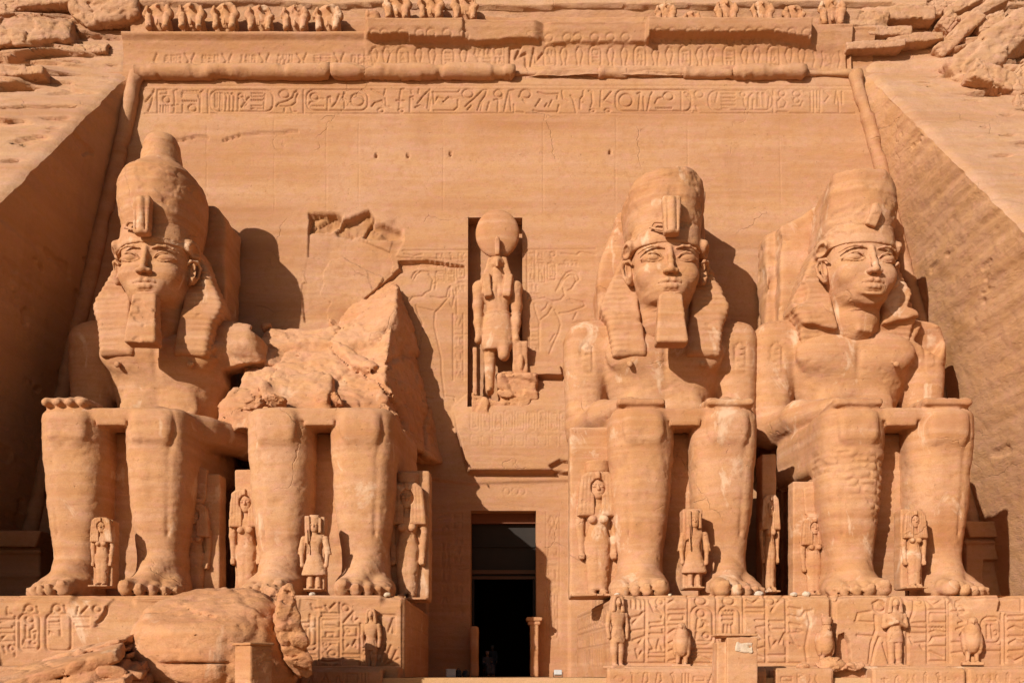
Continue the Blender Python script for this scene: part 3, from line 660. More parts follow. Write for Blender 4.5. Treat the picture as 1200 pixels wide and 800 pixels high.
C.line([(598, 76), (598, 55), (610, 53), (604, 66), (616, 60), (617, 76)], .09, .12); C.line([(622, 76), (626, 55), (628, 70), (636, 60)], .08, .1)
for x, t_ in ((645, 'c'), (661, 0), (680, 1), (698, 'c'), (716, 0), (733, 1), (751, 'c'), (769, 0), (786, 1), (804, 'c'), (821, 0), (835, 1), (856, 'c'), (874, 0), (889, 1), (908, 'c'), (926, 0), (942, 1)):
    if t_ == 'c': cartouche(C, x - 7, 52, x + 7, 77, rc)
    else: cobra(C, x, 53, 77, t_)
for x in (440, 452, 472, 493, 506, 525, 545, 643, 665, 677, 697, 715, 733, 770, 786, 805, 822, 838, 856, 875, 888, 908, 925, 942): C.ring((x, 46), 5, 4, w=.05, dep=.05)
for x in (955, 965, 985): C.line([(x, 58), (x + 2, 66), (x - 1, 77)], .05, .05)
column(C, 968, 980, 60, 76, rc, .04, .04); C.line([(998, 52), (995, 66), (996, 78)], .1, .2)
c_ = C.mesh("cornice", lambda X, Z, H: (X, 1.12 - H, Z), None, M_WALL); child(c_, facade)

# ------------------------------------------------------------------ cliff round the temple face
def cliff_y(x, z, side):
    z = np.asarray(z, float)
    base = 1.05 - .76 * np.maximum(34.4 - z, 0) + np.interp(z, [34.4, 38, 42, 60], [0, 1.6, 4.0, 16])
    e = (np.abs(x) - 21.0) - np.maximum(34.4 - z, 0) * .21         # distance out from the cut edge
    r = sstep(.5, 5, e)
    n = .35 * fbm(x * .12, z * .1, z * .2, 3, 50 + side) + .10 * fbm(x * .6, z * .3, z * 1.2, 4, 60)
    f1, f2, cid = worley(x * .16 + .15 * fbm(x * .5, 0, z * .5, 2, 5) + z * .05, 0, z * .30, 70 + side)
    up = sstep(33.2, 35.2, z + (4.0 if side > 0 else 2.5) * sstep(1.5, 9, e) - 0)
    qn = 1.5 * fbm(x * .10 + z * .05, 0, z * .20 - x * .03, 4, 70 + side) + z * .42 + x * side * .10; fr = qn - np.floor(qn); ter = np.floor(qn) + sstep(.0, .10, fr) - qn
    qn2 = 1.1 * fbm(x * .25, 0, z * .4 + x * .1, 4, 170 + side) + z * 1.15 - x * side * .12; fr2 = qn2 - np.floor(qn2); ter2 = np.floor(qn2) + sstep(0, .08, fr2) - qn2
    zz = z * .8 + .35 * fbm(x * .2, 0, z * .2, 2, 88); led = (zz - np.floor(zz))
    gouge = .22 * sstep(.30, .36, fbm(x * .7, 0, z * 2.6, 4, 91 + side)) * sstep(.3, .9, e) + .5 * sstep(.42, .46, fbm(x * .25, 0, z * .9, 4, 97)) * r
    return base + gouge - r * n - .06 * fbm(x * 1.3, 0, z * 3.0, 3, 62) - (up * .75 + .10) * ter * r - (up * .35 + .05) * ter2 * r + .06 * led * (.35 + .65 * r) * (.3 + up)
def edge_x(z, side):
    j = .10 * fbm(z * .9, 0, 0, 4, 33 + side) + .06 * vnoise(z * 3.1, 0, 0, 35 + side)
    return (XL(z) - .55 + j) if side < 0 else (XR(z) + .55 + j)
def cliff(side):
    zs = axis((0, 14, .25), (14, 41, .07), (41, 60, .5)); t = axis((0, .30, .006), (.30, 1, .02))
    Tt, Zz = np.meshgrid(t, zs); ex = edge_x(np.minimum(Zz, 34.2), side); ex = ex + side * 0 * Zz
    X = ex + side * (Tt * 40)
    Y = cliff_y(X, Zz, side)
    # rounded lip where the face was cut
    Y = Y + .18 * (1 - sstep(0, .35, np.abs(X - ex)))
    nz, nx = X.shape; I = np.arange(nz * nx).reshape(nz, nx); Q = np.stack([I[:-1, :-1], I[:-1, 1:], I[1:, 1:], I[1:, :-1]], -1).reshape(-1, 4)
    if side < 0: Q = Q[:, ::-1]
    o = link("cliff", mesh_from("cliff", np.stack([X, Y, Zz], -1).reshape(-1, 3), Q), M_CLIFF); tag(o, kind="structure")
    # inner side wall of the cut
    zs2 = axis((0, 10, .2), (10, 34.3, .07)); t2 = np.linspace(0, 1, 110); T2, Z2 = np.meshgrid(t2, zs2)
    ex = edge_x(Z2, side); ey = cliff_y(ex, Z2, side) + .18; x0 = (XL(Z2) - .1) if side < 0 else (XR(Z2) + .1); y0 = face_y(Z2) + .1
    X2 = x0 + (ex - x0) * T2; Y2 = y0 + (ey - y0) * T2
    dist = Y2 * .8 + Z2 * .6
    H2 = .08 * fbm(0, Y2 * .3, Z2 * .3, 4, 43) + (.12 if side < 0 else .07) * sstep(.34 if side < 0 else .46, .40 if side < 0 else .50, fbm(0, Y2 * .5, Z2 * 1.1, 4, 48)) + .02 * np.abs(fbm(0, Y2 * .5 + Z2 * .4, (Z2 * .8 - Y2 * .62) * 1.6, 3, 44)) + .035 * fbm(0, Y2 * 2.4, Z2 * 2.4, 4, 45)
    X2 = X2 + side * H2 * sstep(0, .05, T2) * (1 - sstep(.97, 1, T2))
    nz, nx = X2.shape; I = np.arange(nz * nx).reshape(nz, nx); Q = np.stack([I[:-1, :-1], I[:-1, 1:], I[1:, 1:], I[1:, :-1]], -1).reshape(-1, 4)
    if side > 0: Q = Q[:, ::-1]
    o = link("side_wall", mesh_from("side_wall", np.stack([X2, Y2, Z2], -1).reshape(-1, 3), Q), M_SIDE)
    if side > 0:
        d_ = Y2 + 50; qx = X2 * F / d_ + 600; qy = HY - (Z2 - CZ) * F / d_
        blob = lambda cx, cy, rx, ry: np.exp(-((qx - cx) / rx) ** 2 - ((qy - cy) / ry) ** 2)
        patina(o, np.clip((blob(1122, 392, 18, 26) + .8 * blob(1100, 318, 30, 10) + .5 * blob(1110, 420, 14, 30)) * (.4 + 1.2 * np.clip(fbm(qx * .08, 0, qy * .08, 3, 9) + .3, 0, 1)), 0, .8))
    tag(o, "shaded smooth side wall of the rock cut beside the crowned statue" if side < 0 else "sunlit chisel-marked side wall of the rock cut at the right", "wall")
cliff(-1); cliff(1)
# rock above the row of baboons
zs = axis((38.0, 41, .08), (41, 60, .5)); xs = axis((-22.5, 21, .1)); X, Z = np.meshgrid(xs, zs)
zt = Z - .25 * fbm(X * .3, 0, 0, 3, 18)
Y = np.interp(zt, [38.0, 38.75, 38.8, 42, 60], [2.3, 2.15, 1.85, 3.6, 16]) - .2 * fbm(X * .4, 0, Z * .6, 4, 19)
nz, nx = X.shape; I = np.arange(nz * nx).reshape(nz, nx); Q = np.stack([I[:-1, :-1], I[:-1, 1:], I[1:, 1:], I[1:, :-1]], -1).reshape(-1, 4)
o = link("cliff", mesh_from("cliff", np.stack([X, Y, Z], -1).reshape(-1, 3), Q), M_CLIFF); tag(o, kind="structure")
# ------------------------------------------------------------------ the four seated giants
PZ = 4.9                      # top of the pedestals
HEAD = (0.0, -4.35, 16.35)    # eye level of a giant in its own frame
def at(v): return (v[0] + HEAD[0], v[1] + HEAD[1], v[2] + HEAD[2])
def face_sdf(h=.032, chin=True):
    s = SDF((-2.5, -2.7, -5.0), (2.5, 2.2, 2.6), h)
    s.loft([(-2.12, .55, -1.60, -.4), (-1.92, .92, -1.74, .3), (-1.6, 1.20, -1.79, .9), (-1.15, 1.40, -1.79, 1.3), (-.6, 1.56, -1.76, 1.5), (0, 1.63, -1.70, 1.6), (.7, 1.64, -1.68, 1.6), (1.4, 1.58, -1.52, 1.6), (2.1, 1.4, -1.2, 1.5)], n=2.3, cap=.35)
    for q in (-1, 1):
        s.ell((q * .84, -1.26, -.72), (.58, .46, .52), .4)                      # cheek
        s.ell((q * .80, -1.86, .04), (.58, .20, .27), .20, 's')                # socket
        s.ell((q * .38, -1.86, .03), (.15, .18, .26), .18, 's')
        s.ell((q * .80, -1.22, .0), (.50, .49, .27), .02, rot=rotm(0, 0, q * -16))   # eyeball
        up = [(.33, -1.64, -.04), (.50, -1.71, .13), (.74, -1.725, .215), (.96, -1.66, .20), (1.14, -1.53, .11), (1.34, -1.36, -.01)]
        lo_ = [(.33, -1.63, -.06), (.54, -1.68, -.165), (.78, -1.69, -.20), (1.00, -1.61, -.16), (1.18, -1.49, -.07)]
        s.chain([(q * a, b, c) for a, b, c in up], .042, .025); s.chain([(q * a, b, c) for a, b, c in lo_], .026, .03)
        br = [(.30, -1.74, .40), (.58, -1.75, .48), (.90, -1.69, .50), (1.22, -1.53, .43), (1.46, -1.33, .30)]
        s.chain([(q * a, b, c) for a, b, c in br], [.035, .05, .05, .04, .03], .08)
        s.ell((q * .24, -1.95, -.77), (.145, .17, .115), .08)                   # nostril wing
        s.ell((q * .12, -2.06, -.90), (.06, .07, .05), .04, 's')
    s.chain([(0, -1.72, .40), (0, -1.80, .05), (0, -1.94, -.35), (0, -2.10, -.70)], [.10, .095, .12, .12], .16)
    s.ell((0, -2.06, -.76), (.155, .14, .115), .1)
    s.ell((0, -1.60, -1.32), (.74, .24, .42), .3)                               # muzzle
    s.cap((0, -1.90, -.98), (0, -1.92, -1.06), .045, .045, .05, 's')
    for q in (-1, 1):
        s.chain([(0, -1.86, -1.19), (q * .16, -1.90, -1.15), (q * .42, -1.80, -1.19), (q * .70, -1.60, -1.24)], [.10, .115, .095, .03], .04)
        s.chain([(0, -1.86, -1.44), (q * .22, -1.84, -1.44), (q * .46, -1.73, -1.38), (q * .66, -1.61, -1.28)], [.125, .12, .09, .03], .04)
        s.chain([(0, -2.02, -1.30), (q * .18, -2.01, -1.285), (q * .42, -1.91, -1.30), (q * .72, -1.63, -1.255)], [.030, .030, .026, .02], .015, 's')
    s.ell((0, -1.80, -1.68), (.34, .10, .06), .10, 's')
    s.ell((0, -1.60, -1.86), (.42, .24, .24), .2)
    for q in (-1, 1):                                                           # ears stand in front of the headcloth
        R = rotm(-8, q * 10, q * 40)
        s.ell((q * 1.72, -.42, -.28), (.14, .40, .62), .08, rot=R)
        s.ell((q * 1.88, -.66, -.18), (.14, .22, .38), .05, 's', rot=R)
        s.chain([(q * 1.66, -.80, .02), (q * 1.80, -.76, .20), (q * 2.00, -.46, .26), (q * 2.06, -.22, .05), (q * 1.98, -.28, -.38), (q * 1.80, -.58, -.76)], [.05, .065, .08, .08, .07, .12], .06)
    if not chin:                                                                # chin broken away below the lip
        s.box((0, -2.2, -2.42), (1.3, .8, .42), .1, .12, 's', rotm(20, 0, 4)); s.box((.05, -.55, -2.9), (.40, .34, .42), .12, .3, rot=rotm(-18, 4, 6))
    s.chain([(0, -.1, -1.0), (0, .35, -2.4), (0, 1.75, -3.3)], [1.05, 1.25, 1.85], .35)
    return s
def headcloth_sdf(h=.055, side=0):
    s = SDF((-4.2, -2.3, -4.8), (4.2, 2.9, 2.4), h)
    P = [(0, 1.55), (1.45, 1.55), (1.95, 1.15), (2.2, .5), (2.66, -.6), (3.02, -1.35), (3.14, -1.75), (3.02, -2.2), (2.75, -2.7), (2.50, -4.20), (1.05, -4.25), (.95, -3.3), (0, -2.9)]
    P = P + [(-x, z) for x, z in P[::-1]]
    s.prism(P, -.05, 1.7, .22, tilt=-.19)
    for q in (-1, 1):
        s.box((q * 1.80, -.30, -3.2), (.74, .26, 1.02), .12, .45, rot=rotm(-4, q * 4, 0))
    s.ell((0, -1.1, -.35), (1.80, 1.55, 2.2), .08, 's'); s.cap((0, -.7, -1.6), (0, -.9, -3.2), 1.35, 1.10, .12, 's')
    s.loft([(.66, 1.71, -1.745, 1.3), (.80, 1.72, -1.76, 1.3), (1.3, 1.70, -1.72, 1.3), (1.8, 1.62, -1.62, 1.2)], n=2.3, cap=.04, k=.05)
    for q in (-1, 1): s.ell((q * 1.78, -.35, .85), (.32, .75, .42), .2); s.ell((q * 1.98, -.75, .62), (.18, .40, .30), .08, 's')
    if side == 4:                                                                # front flaps broken away
        s.box((-1.9, -.9, -3.9), (1.3, .75, .95), .1, .15, 's', rotm(8, 10, 0)); s.box((2.0, -.9, -3.6), (1.2, .75, 1.0), .1, .15, 's', rotm(8, -14, 0)); s.box((3.2, -.6, -1.2), (.45, .9, .8), .1, .1, 's', rotm(0, 25, 0)); s.ell((-2.9, -.3, -1.0), (.5, .5, .7), .1, 's')
    for i in ():                                                                 # pleats
        z = 1.0 - .24 * i
        for q in (-1, 1): s.box((q * 2.45, -.08 + .19 * z, z), (1.15, .055, .016), .01, .03, 's')
    return s
def beard_sdf(h=.05):
    s = SDF((-1.2, -3.0, -4.7), (1.2, -.8, -1.5), h)
    def fn(X, Y, Z):
        z = np.clip(Z, -4.25, -1.85); t = (-1.85 - z) / 2.4; hx = .58 + .18 * t; hy = .34 + .14 * t; cy = -1.60 - .42 * t
        qx = np.abs(X) - (hx - .14); qy = np.abs(Y - cy) - (hy - .14); qz = np.abs(Z + 3.02) - (1.22 - .10)
        return np.sqrt(np.maximum(qx, 0) ** 2 + np.maximum(qy, 0) ** 2 + np.maximum(qz, 0) ** 2) + np.minimum(np.maximum(np.maximum(qx, qy), qz), 0) - .12
    s.put(fn, (-.8, -2.7, -4.4), (.8, -1.1, -1.7))
    for i in (): z = 0; s.box((0, -1.72 - .42 * (-1.85 - z) / 2.4 - .02, z), (1, .375, .010), .005, .03, 's')
    return s
def cobra_sdf(broken=False, h=.04):
    s = SDF((-1.2, -2.9, .5), (.8, -1.0, 3.1), h)
    if not broken:
        s.box((0, -2.05, 1.72), (.40, .26, .90), .14, 0, rot=rotm(-3, 0, 0), taper=.10); s.cap((0, -2.25, 2.4), (0, -2.28, 1.0), .15, .12, .12); s.chain([(-.35, -1.95, 1.5), (-.75, -1.86, 1.55), (-.95, -1.72, 1.35), (-.6, -1.88, 1.2), (-.3, -1.95, 1.1)], .06, .05)
        for q in (-1, 1): s.cap((q * .22, -2.33, 2.5), (q * .20, -2.31, 1.0), .04, .04, .03, 's')
    else:
        s.box((0, -1.75, 1.8), (.27, .26, .42), .1, 0, rot=rotm(12, 20, 0)); s.ell((.05, -1.9, 2.1), (.22, .22, .3), .1)
    return s
def crown_sdf(kind, h=.07):
    s = SDF((-3.0, -2.8, .9), (3.4, 4.2, 7.6), h)
    if kind == 1:
        s.loft([(1.4, 1.68, -1.66, 2.6), (2.1, 1.86, -1.78, 2.9), (3.2, 1.98, -1.84, 3.0), (4.0, 2.0, -1.80, 3.0), (4.5, 1.84, -1.6, 2.9), (4.85, 1.45, -1.2, 2.4), (5.2, 1.08, -.85, 1.9)], n=2.3, cap=.25)
        s.loft([(4.8, 1.10, -.88, 1.7), (5.5, .95, -.70, 1.4), (6.2, .84, -.56, 1.2), (6.75, .66, -.3, .9)], n=2.1, k=.25, cap=.3)
    elif kind == 3:
        s.loft([(1.4, 1.66, -1.64, 2.6), (2.1, 1.88, -1.75, 2.9), (3.2, 1.98, -1.75, 3.0), (4.2, 1.96, -1.6, 3.0), (4.75, 1.5, -1.2, 2.8)], n=2.3, cap=.3)
        s.half((0, -.6, 4.6), (-.22, -.25, 1), .2); s.half((-1.7, 0, 3.9), (-1, -.1, .55), .1)
    else:
        s.loft([(1.4, 1.66, -1.64, 2.6), (2.1, 1.95, -1.8, 2.9), (3.2, 2.05, -1.8, 3.0), (4.2, 1.94, -1.7, 3.0)], n=2.3, cap=.12)
        s.half((-1.5, 0, 3.4), (-1, .15, .16), .12); s.half((1.6, 0, 3.8), (.8, -.2, 1), .06)
    s.noise(.10 if kind != 1 else .04, .9, 4, 5 + kind)
    return s
def foot(s, q, cx, y0=-7.9, splay=5, k=.25):
    """left/right foot with five toes; q is the outward side"""
    a = radians(splay) * q; c, sn = math.cos(a), math.sin(a)
    def P(x, y, z): return (cx + x * c - y * sn * 1.0, y0 + y * c + x * sn, z)
    s.cap(P(0, .3, .7), P(0, -.6, .75), .85, .92, .3)
    s.chain([P(0, -.4, 1.55), P(-q * .1, -1.5, 1.05), P(-q * .2, -2.6, .52)], [.95, .78, .48], .4)
    s.chain([P(q * .45, -.6, .6), P(q * .62, -1.8, .44), P(q * .72, -2.6, .34)], [.66, .60, .38], .3)
    s.chain([P(-q * .45, -.8, .6), P(-q * .68, -1.8, .50), P(-q * .72, -2.7, .42)], [.6, .56, .44], .3)
    s.box(P(0, -1.2, .18), (1.05, 1.7, .2), .1, .25)
    toes = [(-.82, 3.72, .37), (-.26, 3.70, .27), (.20, 3.52, .25), (.62, 3.28, .235), (1.00, 2.96, .22)]
    for tx, ty, r in toes:
        s.chain([P(q * tx * .92, -2.3, .42), P(q * tx, -(ty - r - .4), .44), P(q * tx, -(ty - r), r * .95)], [r * 1.0, r * 1.0, r], .09)
        s.box(P(q * tx, -(ty - .05), r + .14), (r * .55, .10, r * .42), .04, .02)
    for t in range(4):
        a_, b_ = toes[t], toes[t + 1]; m = (a_[0] + b_[0]) / 2
        s.cap(P(q * m, -min(a_[1], b_[1]) + .0, .1), P(q * m, -2.7, .62), .075, .04, .05, 's')
def body_sdf(v=0, h=.085):
    """torso, arms, legs of a seated giant; v picks what time has taken"""
    s = SDF((-5.6, -11.9, -.1), (5.6, .2, 15.2), h)
    ruined = v == 2
    LX = 1.80 if v != 4 else 1.92
    for q in (-1, 1):
        y = -8.75
        keys = [(0.9, .98, y - .85, y + 1.0), (1.6, .96, y - .92, y + 1.0), (2.3, 1.02, y - 1.02, y + 1.2), (3.2, 1.18, y - 1.12, y + 1.5), (4.2, 1.31, y - 1.20, y + 1.6), (5.2, 1.36, y - 1.25, y + 1.6), (6.2, 1.34, y - 1.30, y + 1.6), (7.2, 1.38, y - 1.38, y + 1.6), (8.0, 1.37, y - 1.36, y + 1.6), (8.22, 1.25, y - 1.2, y + 1.6)]
        s.loft([(a, b, c, d, q * LX) for a, b, c, d in keys], n=2.8, k=.15, cap=.22)
        s.box((q * LX, -9.86, 7.25), (.86, .36, .62), .34, .30); s.chain([(q * LX - .75, -10.22, 6.75), (q * LX - .45, -10.28, 6.55), (q * LX + .45, -10.28, 6.55), (q * LX + .75, -10.22, 6.75)], [.04, .05, .05, .04], .10, 's')                      # kneecap
        s.chain([(q * (LX - .95), -10.05, 7.9), (q * (LX - 1.02), -10.0, 7.1), (q * (LX - .78), -10.15, 6.5), (q * (LX + .4), -10.35, 6.42)], [.05, .09, .06, .04], .12, 's')
        s.chain([(q * (LX + .95), -9.95, 7.9), (q * (LX + 1.0), -9.95, 7.1), (q * (LX + .72), -10.05, 6.1), (q * (LX + .66), -9.95, 4.2), (q * (LX + .55), -9.7, 2.8)], [.05, .10, .09, .06, .03], .14, 's')
        s.box((q * (LX + .24), -6.7, 6.95), (1.32, 3.0, 1.22), .45, .3, rot=rotm(0, 0, -q * 6))
        foot(s, q, q * LX)
        s.ell((q * (LX + .62), -8.3, 1.25), (.28, .3, .3), .2)                  # ankle bone
    if not ruined:
        s.loft([(7.2, 2.7, -4.6, -.9), (8.2, 2.35, -4.35, -1.2), (9.2, 2.28, -4.3, -1.2), (10.4, 2.55, -4.55, -1.2), (11.6, 2.95, -4.85, -1.1), (12.8, 3.3, -4.8, -1.1), (13.8, 3.1, -4.3, -1.1), (14.5, 1.8, -3.7, -1.3)], n=2.6, k=.2, cap=.35)
        for q in (-1, 1):
            s.ell((q * 1.4, -4.50, 12.35), (1.45, .52, .9), .4); s.ell((q * 1.75, -5.05, 11.65), (.16, .10, .16), .06)
            s.ell((q * 1.0, -4.35, 9.7), (.9, .3, .9), .35)
            armgone = (v == 1 and q == 1)
            if armgone:
                s.loft([(11.0, 1.0, -4.15, -1.8, 4.0), (12.4, 1.1, -4.2, -1.7, 3.9), (13.8, 1.0, -4.0, -1.8, 3.7)], n=2.4, k=.35, cap=.4)
            s.box((q * 2.9, -2.95, 13.3), (1.7, 1.15, .95), .6, .5, rot=rotm(0, q * 9, 0)); s.cap((q * 1.4, -3.1, 14.1), (q * 3.5, -3.0, 13.6), .7, .6, .5)
            if armgone:
                s.half((0, 0, 0), (0, 0, -1), 0) if False else None
                continue
            sx = q * 3.75
            s.loft([(8.3, .85, -4.0, -2.0, sx), (9.2, .98, -4.15, -1.9, sx), (10.6, 1.0, -4.15, -1.8, sx), (12.4, 1.1, -4.2, -1.7, sx), (13.4, 1.08, -4.1, -1.75, sx - q * .03), (14.15, .8, -3.8, -2.0, sx - q * .25)], n=2.6, k=.35, cap=.4)
            s.chain([(sx, -3.2, 8.85), (q * 3.1, -5.6, 8.95), (q * 2.15, -8.0, 8.70)], [.84, .74, .50], .3)
            if not (v == 1):
                [s.box((sx, -4.2, zz), (1.1, .13, .02), .01, .04, 's') for zz in (11.0, 10.75)]
                s.chain([(sx - .28, -4.16, 11.5), (sx - .28, -4.18, 12.7), (sx - .1, -4.2, 12.95), (sx + .1, -4.2, 12.95), (sx + .28, -4.18, 12.7), (sx + .28, -4.16, 11.5), (sx - .28, -4.16, 11.5)], .05, .04, 's')
                for zz in (11.75, 12.05, 12.35, 12.6): s.cap((sx - .15, -4.19, zz), (sx + .15, -4.19, zz + .06), .04, .04, .03, 's')
            s.box((q * 1.9, -9.0, 8.42), (1.02, 1.05, .16), .14, .2)
            if v != 1:
                s.box((q * 1.9, -9.9, 8.38), (1.0, .24, .11), .08, .15)
                for i in range(3): s.cap((q * 1.9 + (-.5 + .5 * i), -9.4, 8.62), (q * 1.9 + (-.5 + .5 * i), -10.25, 8.54), .045, .05, .06, 's')
            for i in range(4 if v == 1 else 0): s.chain([(q * 1.9 + (-.76 + .5 * i), -9.5, 8.44), (q * 1.9 + (-.77 + .515 * i), -9.95, 8.40), (q * 1.9 + (-.77 + .515 * i), -10.14 + .05 * abs(i - 1.5), 8.36 - (0 if v == 1 else .06))], [.20, .18, .16] if v == 1 else [.15, .14, .12], .06 if v == 1 else .25)
            s.chain([(q * 1.2, -8.3, 8.5), (q * .95, -8.9, 8.45), (q * .92, -9.5, 8.40)], [.22, .2, .16], .06)
        s.ell((0, -4.45, 9.3), (.13, .2, .16), .08, 's'); s.cap((0, -4.98, 12.6), (0, -4.7, 9.8), .06, .05, .25, 's')
        s.cap((0, -3.4, 13.2), (0, -3.9, 14.6), 1.35, 1.05, .3)
        for a_, b_ in (((-.55, 11.45), (-.25, 11.3)), ((-.25, 11.3), (-.1, 11.5)), ((.1, 11.5), (.12, 11.25)), ((.3, 11.45), (.6, 11.4)), ((.7, 11.5), (.72, 11.25)), ((-.7, 11.2), (.9, 11.2))): s.cap((a_[0], -4.9, a_[1]), (b_[0], -4.9, b_[1]), .045, .045, .03, 's')
        # belt line, kilt apron between the knees
    s.box((0, -7.0, 7.95), (1.9, 2.9, .24), .05, .06)
    s.prism([(-.75, 8.15), (.75, 8.15), (.62, 7.45), (-.62, 7.45)], -9.9, -8.5, .05, .04)
    if v == 1:      # broken end of the lost arm, forearm and hand of that side gone
        s.half((5.0, -4.2, 11.55), (.45, -.55, -.75), .15) if False else None
    return s
def throne_sdf(h=.11):
    s = SDF((-3.9, -9.0, -.1), (3.9, .6, 9.0), h)
    s.box((0, -3.9, 3.0), (3.05, 3.6, 3.05), .06); s.box((0, -1.3, 4.2), (3.15, 1.6, 4.3), .08, .04)
    s.box((0, -5.4, 3.75), (1.0, 2.9, 3.8), .06)
    for zz in np.arange(2.2, 6.8, .42): s.cap((.12, -8.32, zz), (.42, -8.32, zz + .12 * math.sin(zz * 7)), .045, .045, .02, 's'); s.cap((.27, -8.32, zz - .1), (.30 + .1 * math.sin(zz * 5), -8.32, zz - .28), .04, .04, .02, 's')
    for xx in (.02, .52): s.cap((xx, -8.32, 2.0), (xx, -8.32, 6.9), .03, .03, .02, 's')
    return s
def part(name, sd, parent, mat=None, off=(0, 0, 0), local=(0, 0, 0), turn=0, pleat=0, **kw):
    """mesh a field as a child; local is the offset of the field inside its thing"""
    V, Q = sd.arrays() if isinstance(sd, SDF) else sd
    if pleat:
        nn = vnormals(V, Q); ph = np.sin(V[:, 2] * 2 * pi / .27 + np.abs(V[:, 0]) * .6); V = V + nn * (pleat * ph * sstep(1.5, 2.0, np.abs(V[:, 0])) * sstep(1.3, .7, V[:, 2]))[:, None]
    if turn: V = V @ rotm(0, 0, turn).astype(np.float32).T
    V = V + np.array(local, np.float32)
    if kw is not None:
        k = dict(strata=.02, lump=.04, grit=.009); k.update(kw); V, Q = weather(V, Q, off=tuple(parent.location), **k)
    return link(name, mesh_from(name, V, Q), mat or M_STATUE, parent)
GROUPC = "seated colossi in front of the temple"
CFG = {1: (-17.15, "crowned seated giant at the far left, one arm broken off, crown ending in a knob"),
       2: (-8.25, "ruined second giant from the left, only its two legs left below shattered rock"),
       3: (7.40, "complete bearded seated giant just right of the doorway, both hands on its knees"),
       4: (16.66, "beardless seated giant farthest right, patched chest and brick-mended shin")}
faces = {True: face_sdf().arrays()}
bald = face_sdf(chin=False).arrays()
for gi, (gx, lab) in CFG.items():
    G = empty("colossus_statue", (gx, 0, PZ)); tag(G, lab, "colossus", GROUPC)
    bs = body_sdf(gi)
    if gi == 1:
        bs.box((4.9, -3.2, 10.7), (1.8, 2.6, 1.55), .1, .08, 's', rotm(10, -12, 0)); bs.box((4.6, -4.7, 12.4), (.9, .7, .7), .05, .08, 's', rotm(30, 14, 20)); bs.box((5.3, -3.4, 13.9), (.9, 1.6, .7), .05, .06, 's', rotm(12, 28, 24)); bs.box((3.3, -4.9, 12.3), (.5, .6, .5), .05, .05, 's', rotm(20, 35, 10))
        bs.chain([(1.7, -9.0, 7.75), (3.2, -7.2, 7.75), (4.5, -4.6, 7.9)], [.75, .75, .8], .25)
        bs.box((3.7, -7.6, 9.35), (2.6, 2.7, .85), .05, .1, 's', rotm(0, 3, 0)); bs.box((-.1, -6.3, 8.5), (.75, .9, .45), .1, .1, rot=rotm(14, 16, 20))
        bs.box((3.6, -2.6, 9.0), (1.0, 1.2, 1.1), .2, .25, rot=rotm(20, 14, 20))
    if gi == 3:
        bs.box((-2.9, -8.9, 8.5), (.8, .55, .5), .1, .1, 's', rotm(20, 10, 15))
    if gi == 4:
        bs.box((3.9, -4.0, 13.3), (.7, .5, .6), .05, .2, 's', rotm(20, 30, 10)); bs.ell((1.6, -5.1, 12.5), (1.1, .12, .35), .06, 's'); bs.ell((-.9, -5.05, 11.6), (1.0, .14, .5), .06, 's')
        rr = random.Random(8); gx_, gz_ = np.meshgrid(bs.ax[0], bs.ax[2], indexing='ij'); g = np.zeros_like(gx_)   # mended blocks of the shin
        z = 3.0
        while z < 6.5:
            hgt = rr.uniform(.26, .38); x = -3.4 + rr.uniform(0, .5); g = np.maximum(g, (np.abs(gz_ - z - .06 * np.sin(gx_ * 3)) < .05) * 1.0)
            while x < 0:
                g = np.maximum(g, ((np.abs(gx_ - x) < .05) & (gz_ > z) & (gz_ < z + hgt)) * 1.0); x += rr.uniform(.4, .95)
            z += hgt
        g *= (gx_ < -.2) * (gz_ < 6.4 - .15 * (gx_ + 3)) * (gz_ > 5.3 - .9 * (gx_ + 3.0) - .3 * np.sin(gx_ * 5))
        jj = bs.ax[1] < -8.2; bs.d[:, jj, :] += .05 * g[:, None, :]
        bs.d[:, jj, :] -= (.02 * (fbm(gx_ * 2.2, 0, gz_ * 3.1, 2, 66) > .1) * (g < .5) * (gz_ < 6.4) * (gz_ > 3.6) * (gx_ < -.2))[:, None, :] * 1.0
    part("body", bs, G, strata=.026, lump=.03, grit=.012, chips=.02, seed=gi * 3)
    if gi != 2:
        TT = 7 if gi == 4 else 0
        part("face", bald if gi == 4 else faces[True], G, local=HEAD, turn=TT, strata=.012, lump=.015, grit=.006)
        part("headcloth", headcloth_sdf(side=gi), G, local=HEAD, turn=TT * .5, pleat=.016, strata=.02, lump=.06, chips=.05, seed=gi)
        part("crown", crown_sdf(gi), G, local=HEAD, turn=TT, strata=.03, lump=.05, chips=.05, seed=gi)
        part("cobra_ornament", cobra_sdf(gi == 4), G, local=HEAD, turn=TT)
        if gi != 4: part("false_beard", beard_sdf(), G, local=HEAD, chips=.08, seed=gi + 4)
        bp = SDF((-4.2, -3.4, 6.0), (4.2, .6, 23), .12)
        x0, x1, zt = {1: (-2.3, 2.65, 21.6), 3: (-3.0, 2.4, 20.6), 4: (-3.55, 2.3, 19.6)}[gi]
        bp.box(((x0 + x1) / 2, -1.2, 14), ((x1 - x0) / 2, 1.35, 8.4), .12)
        if gi == 1: bp.half((2.65, 0, 20.0), (.75, 0, .66), .05); bp.half((0, 0, 21.3), (0, -.3, 1), .2)
        if gi == 3: bp.half((-2.9, 0, 17.8), (-.93, 0, .36), .3); bp.half((-2.2, 0, 20.4), (-.6, 0, .8), .2); bp.half((0, 0, 21.3), (0, 0, 1), .2)
        if gi == 4: bp.half((-1.9, 0, 20.6), (-.5, -.2, 1), .1); bp.box((-3.7, -2.3, 15), (.6, .7, 6), .05, .05, 's')
        bp.noise(.16, 1.1, 4, gi)
        part("back_pillar", bp, G, chips=.1)
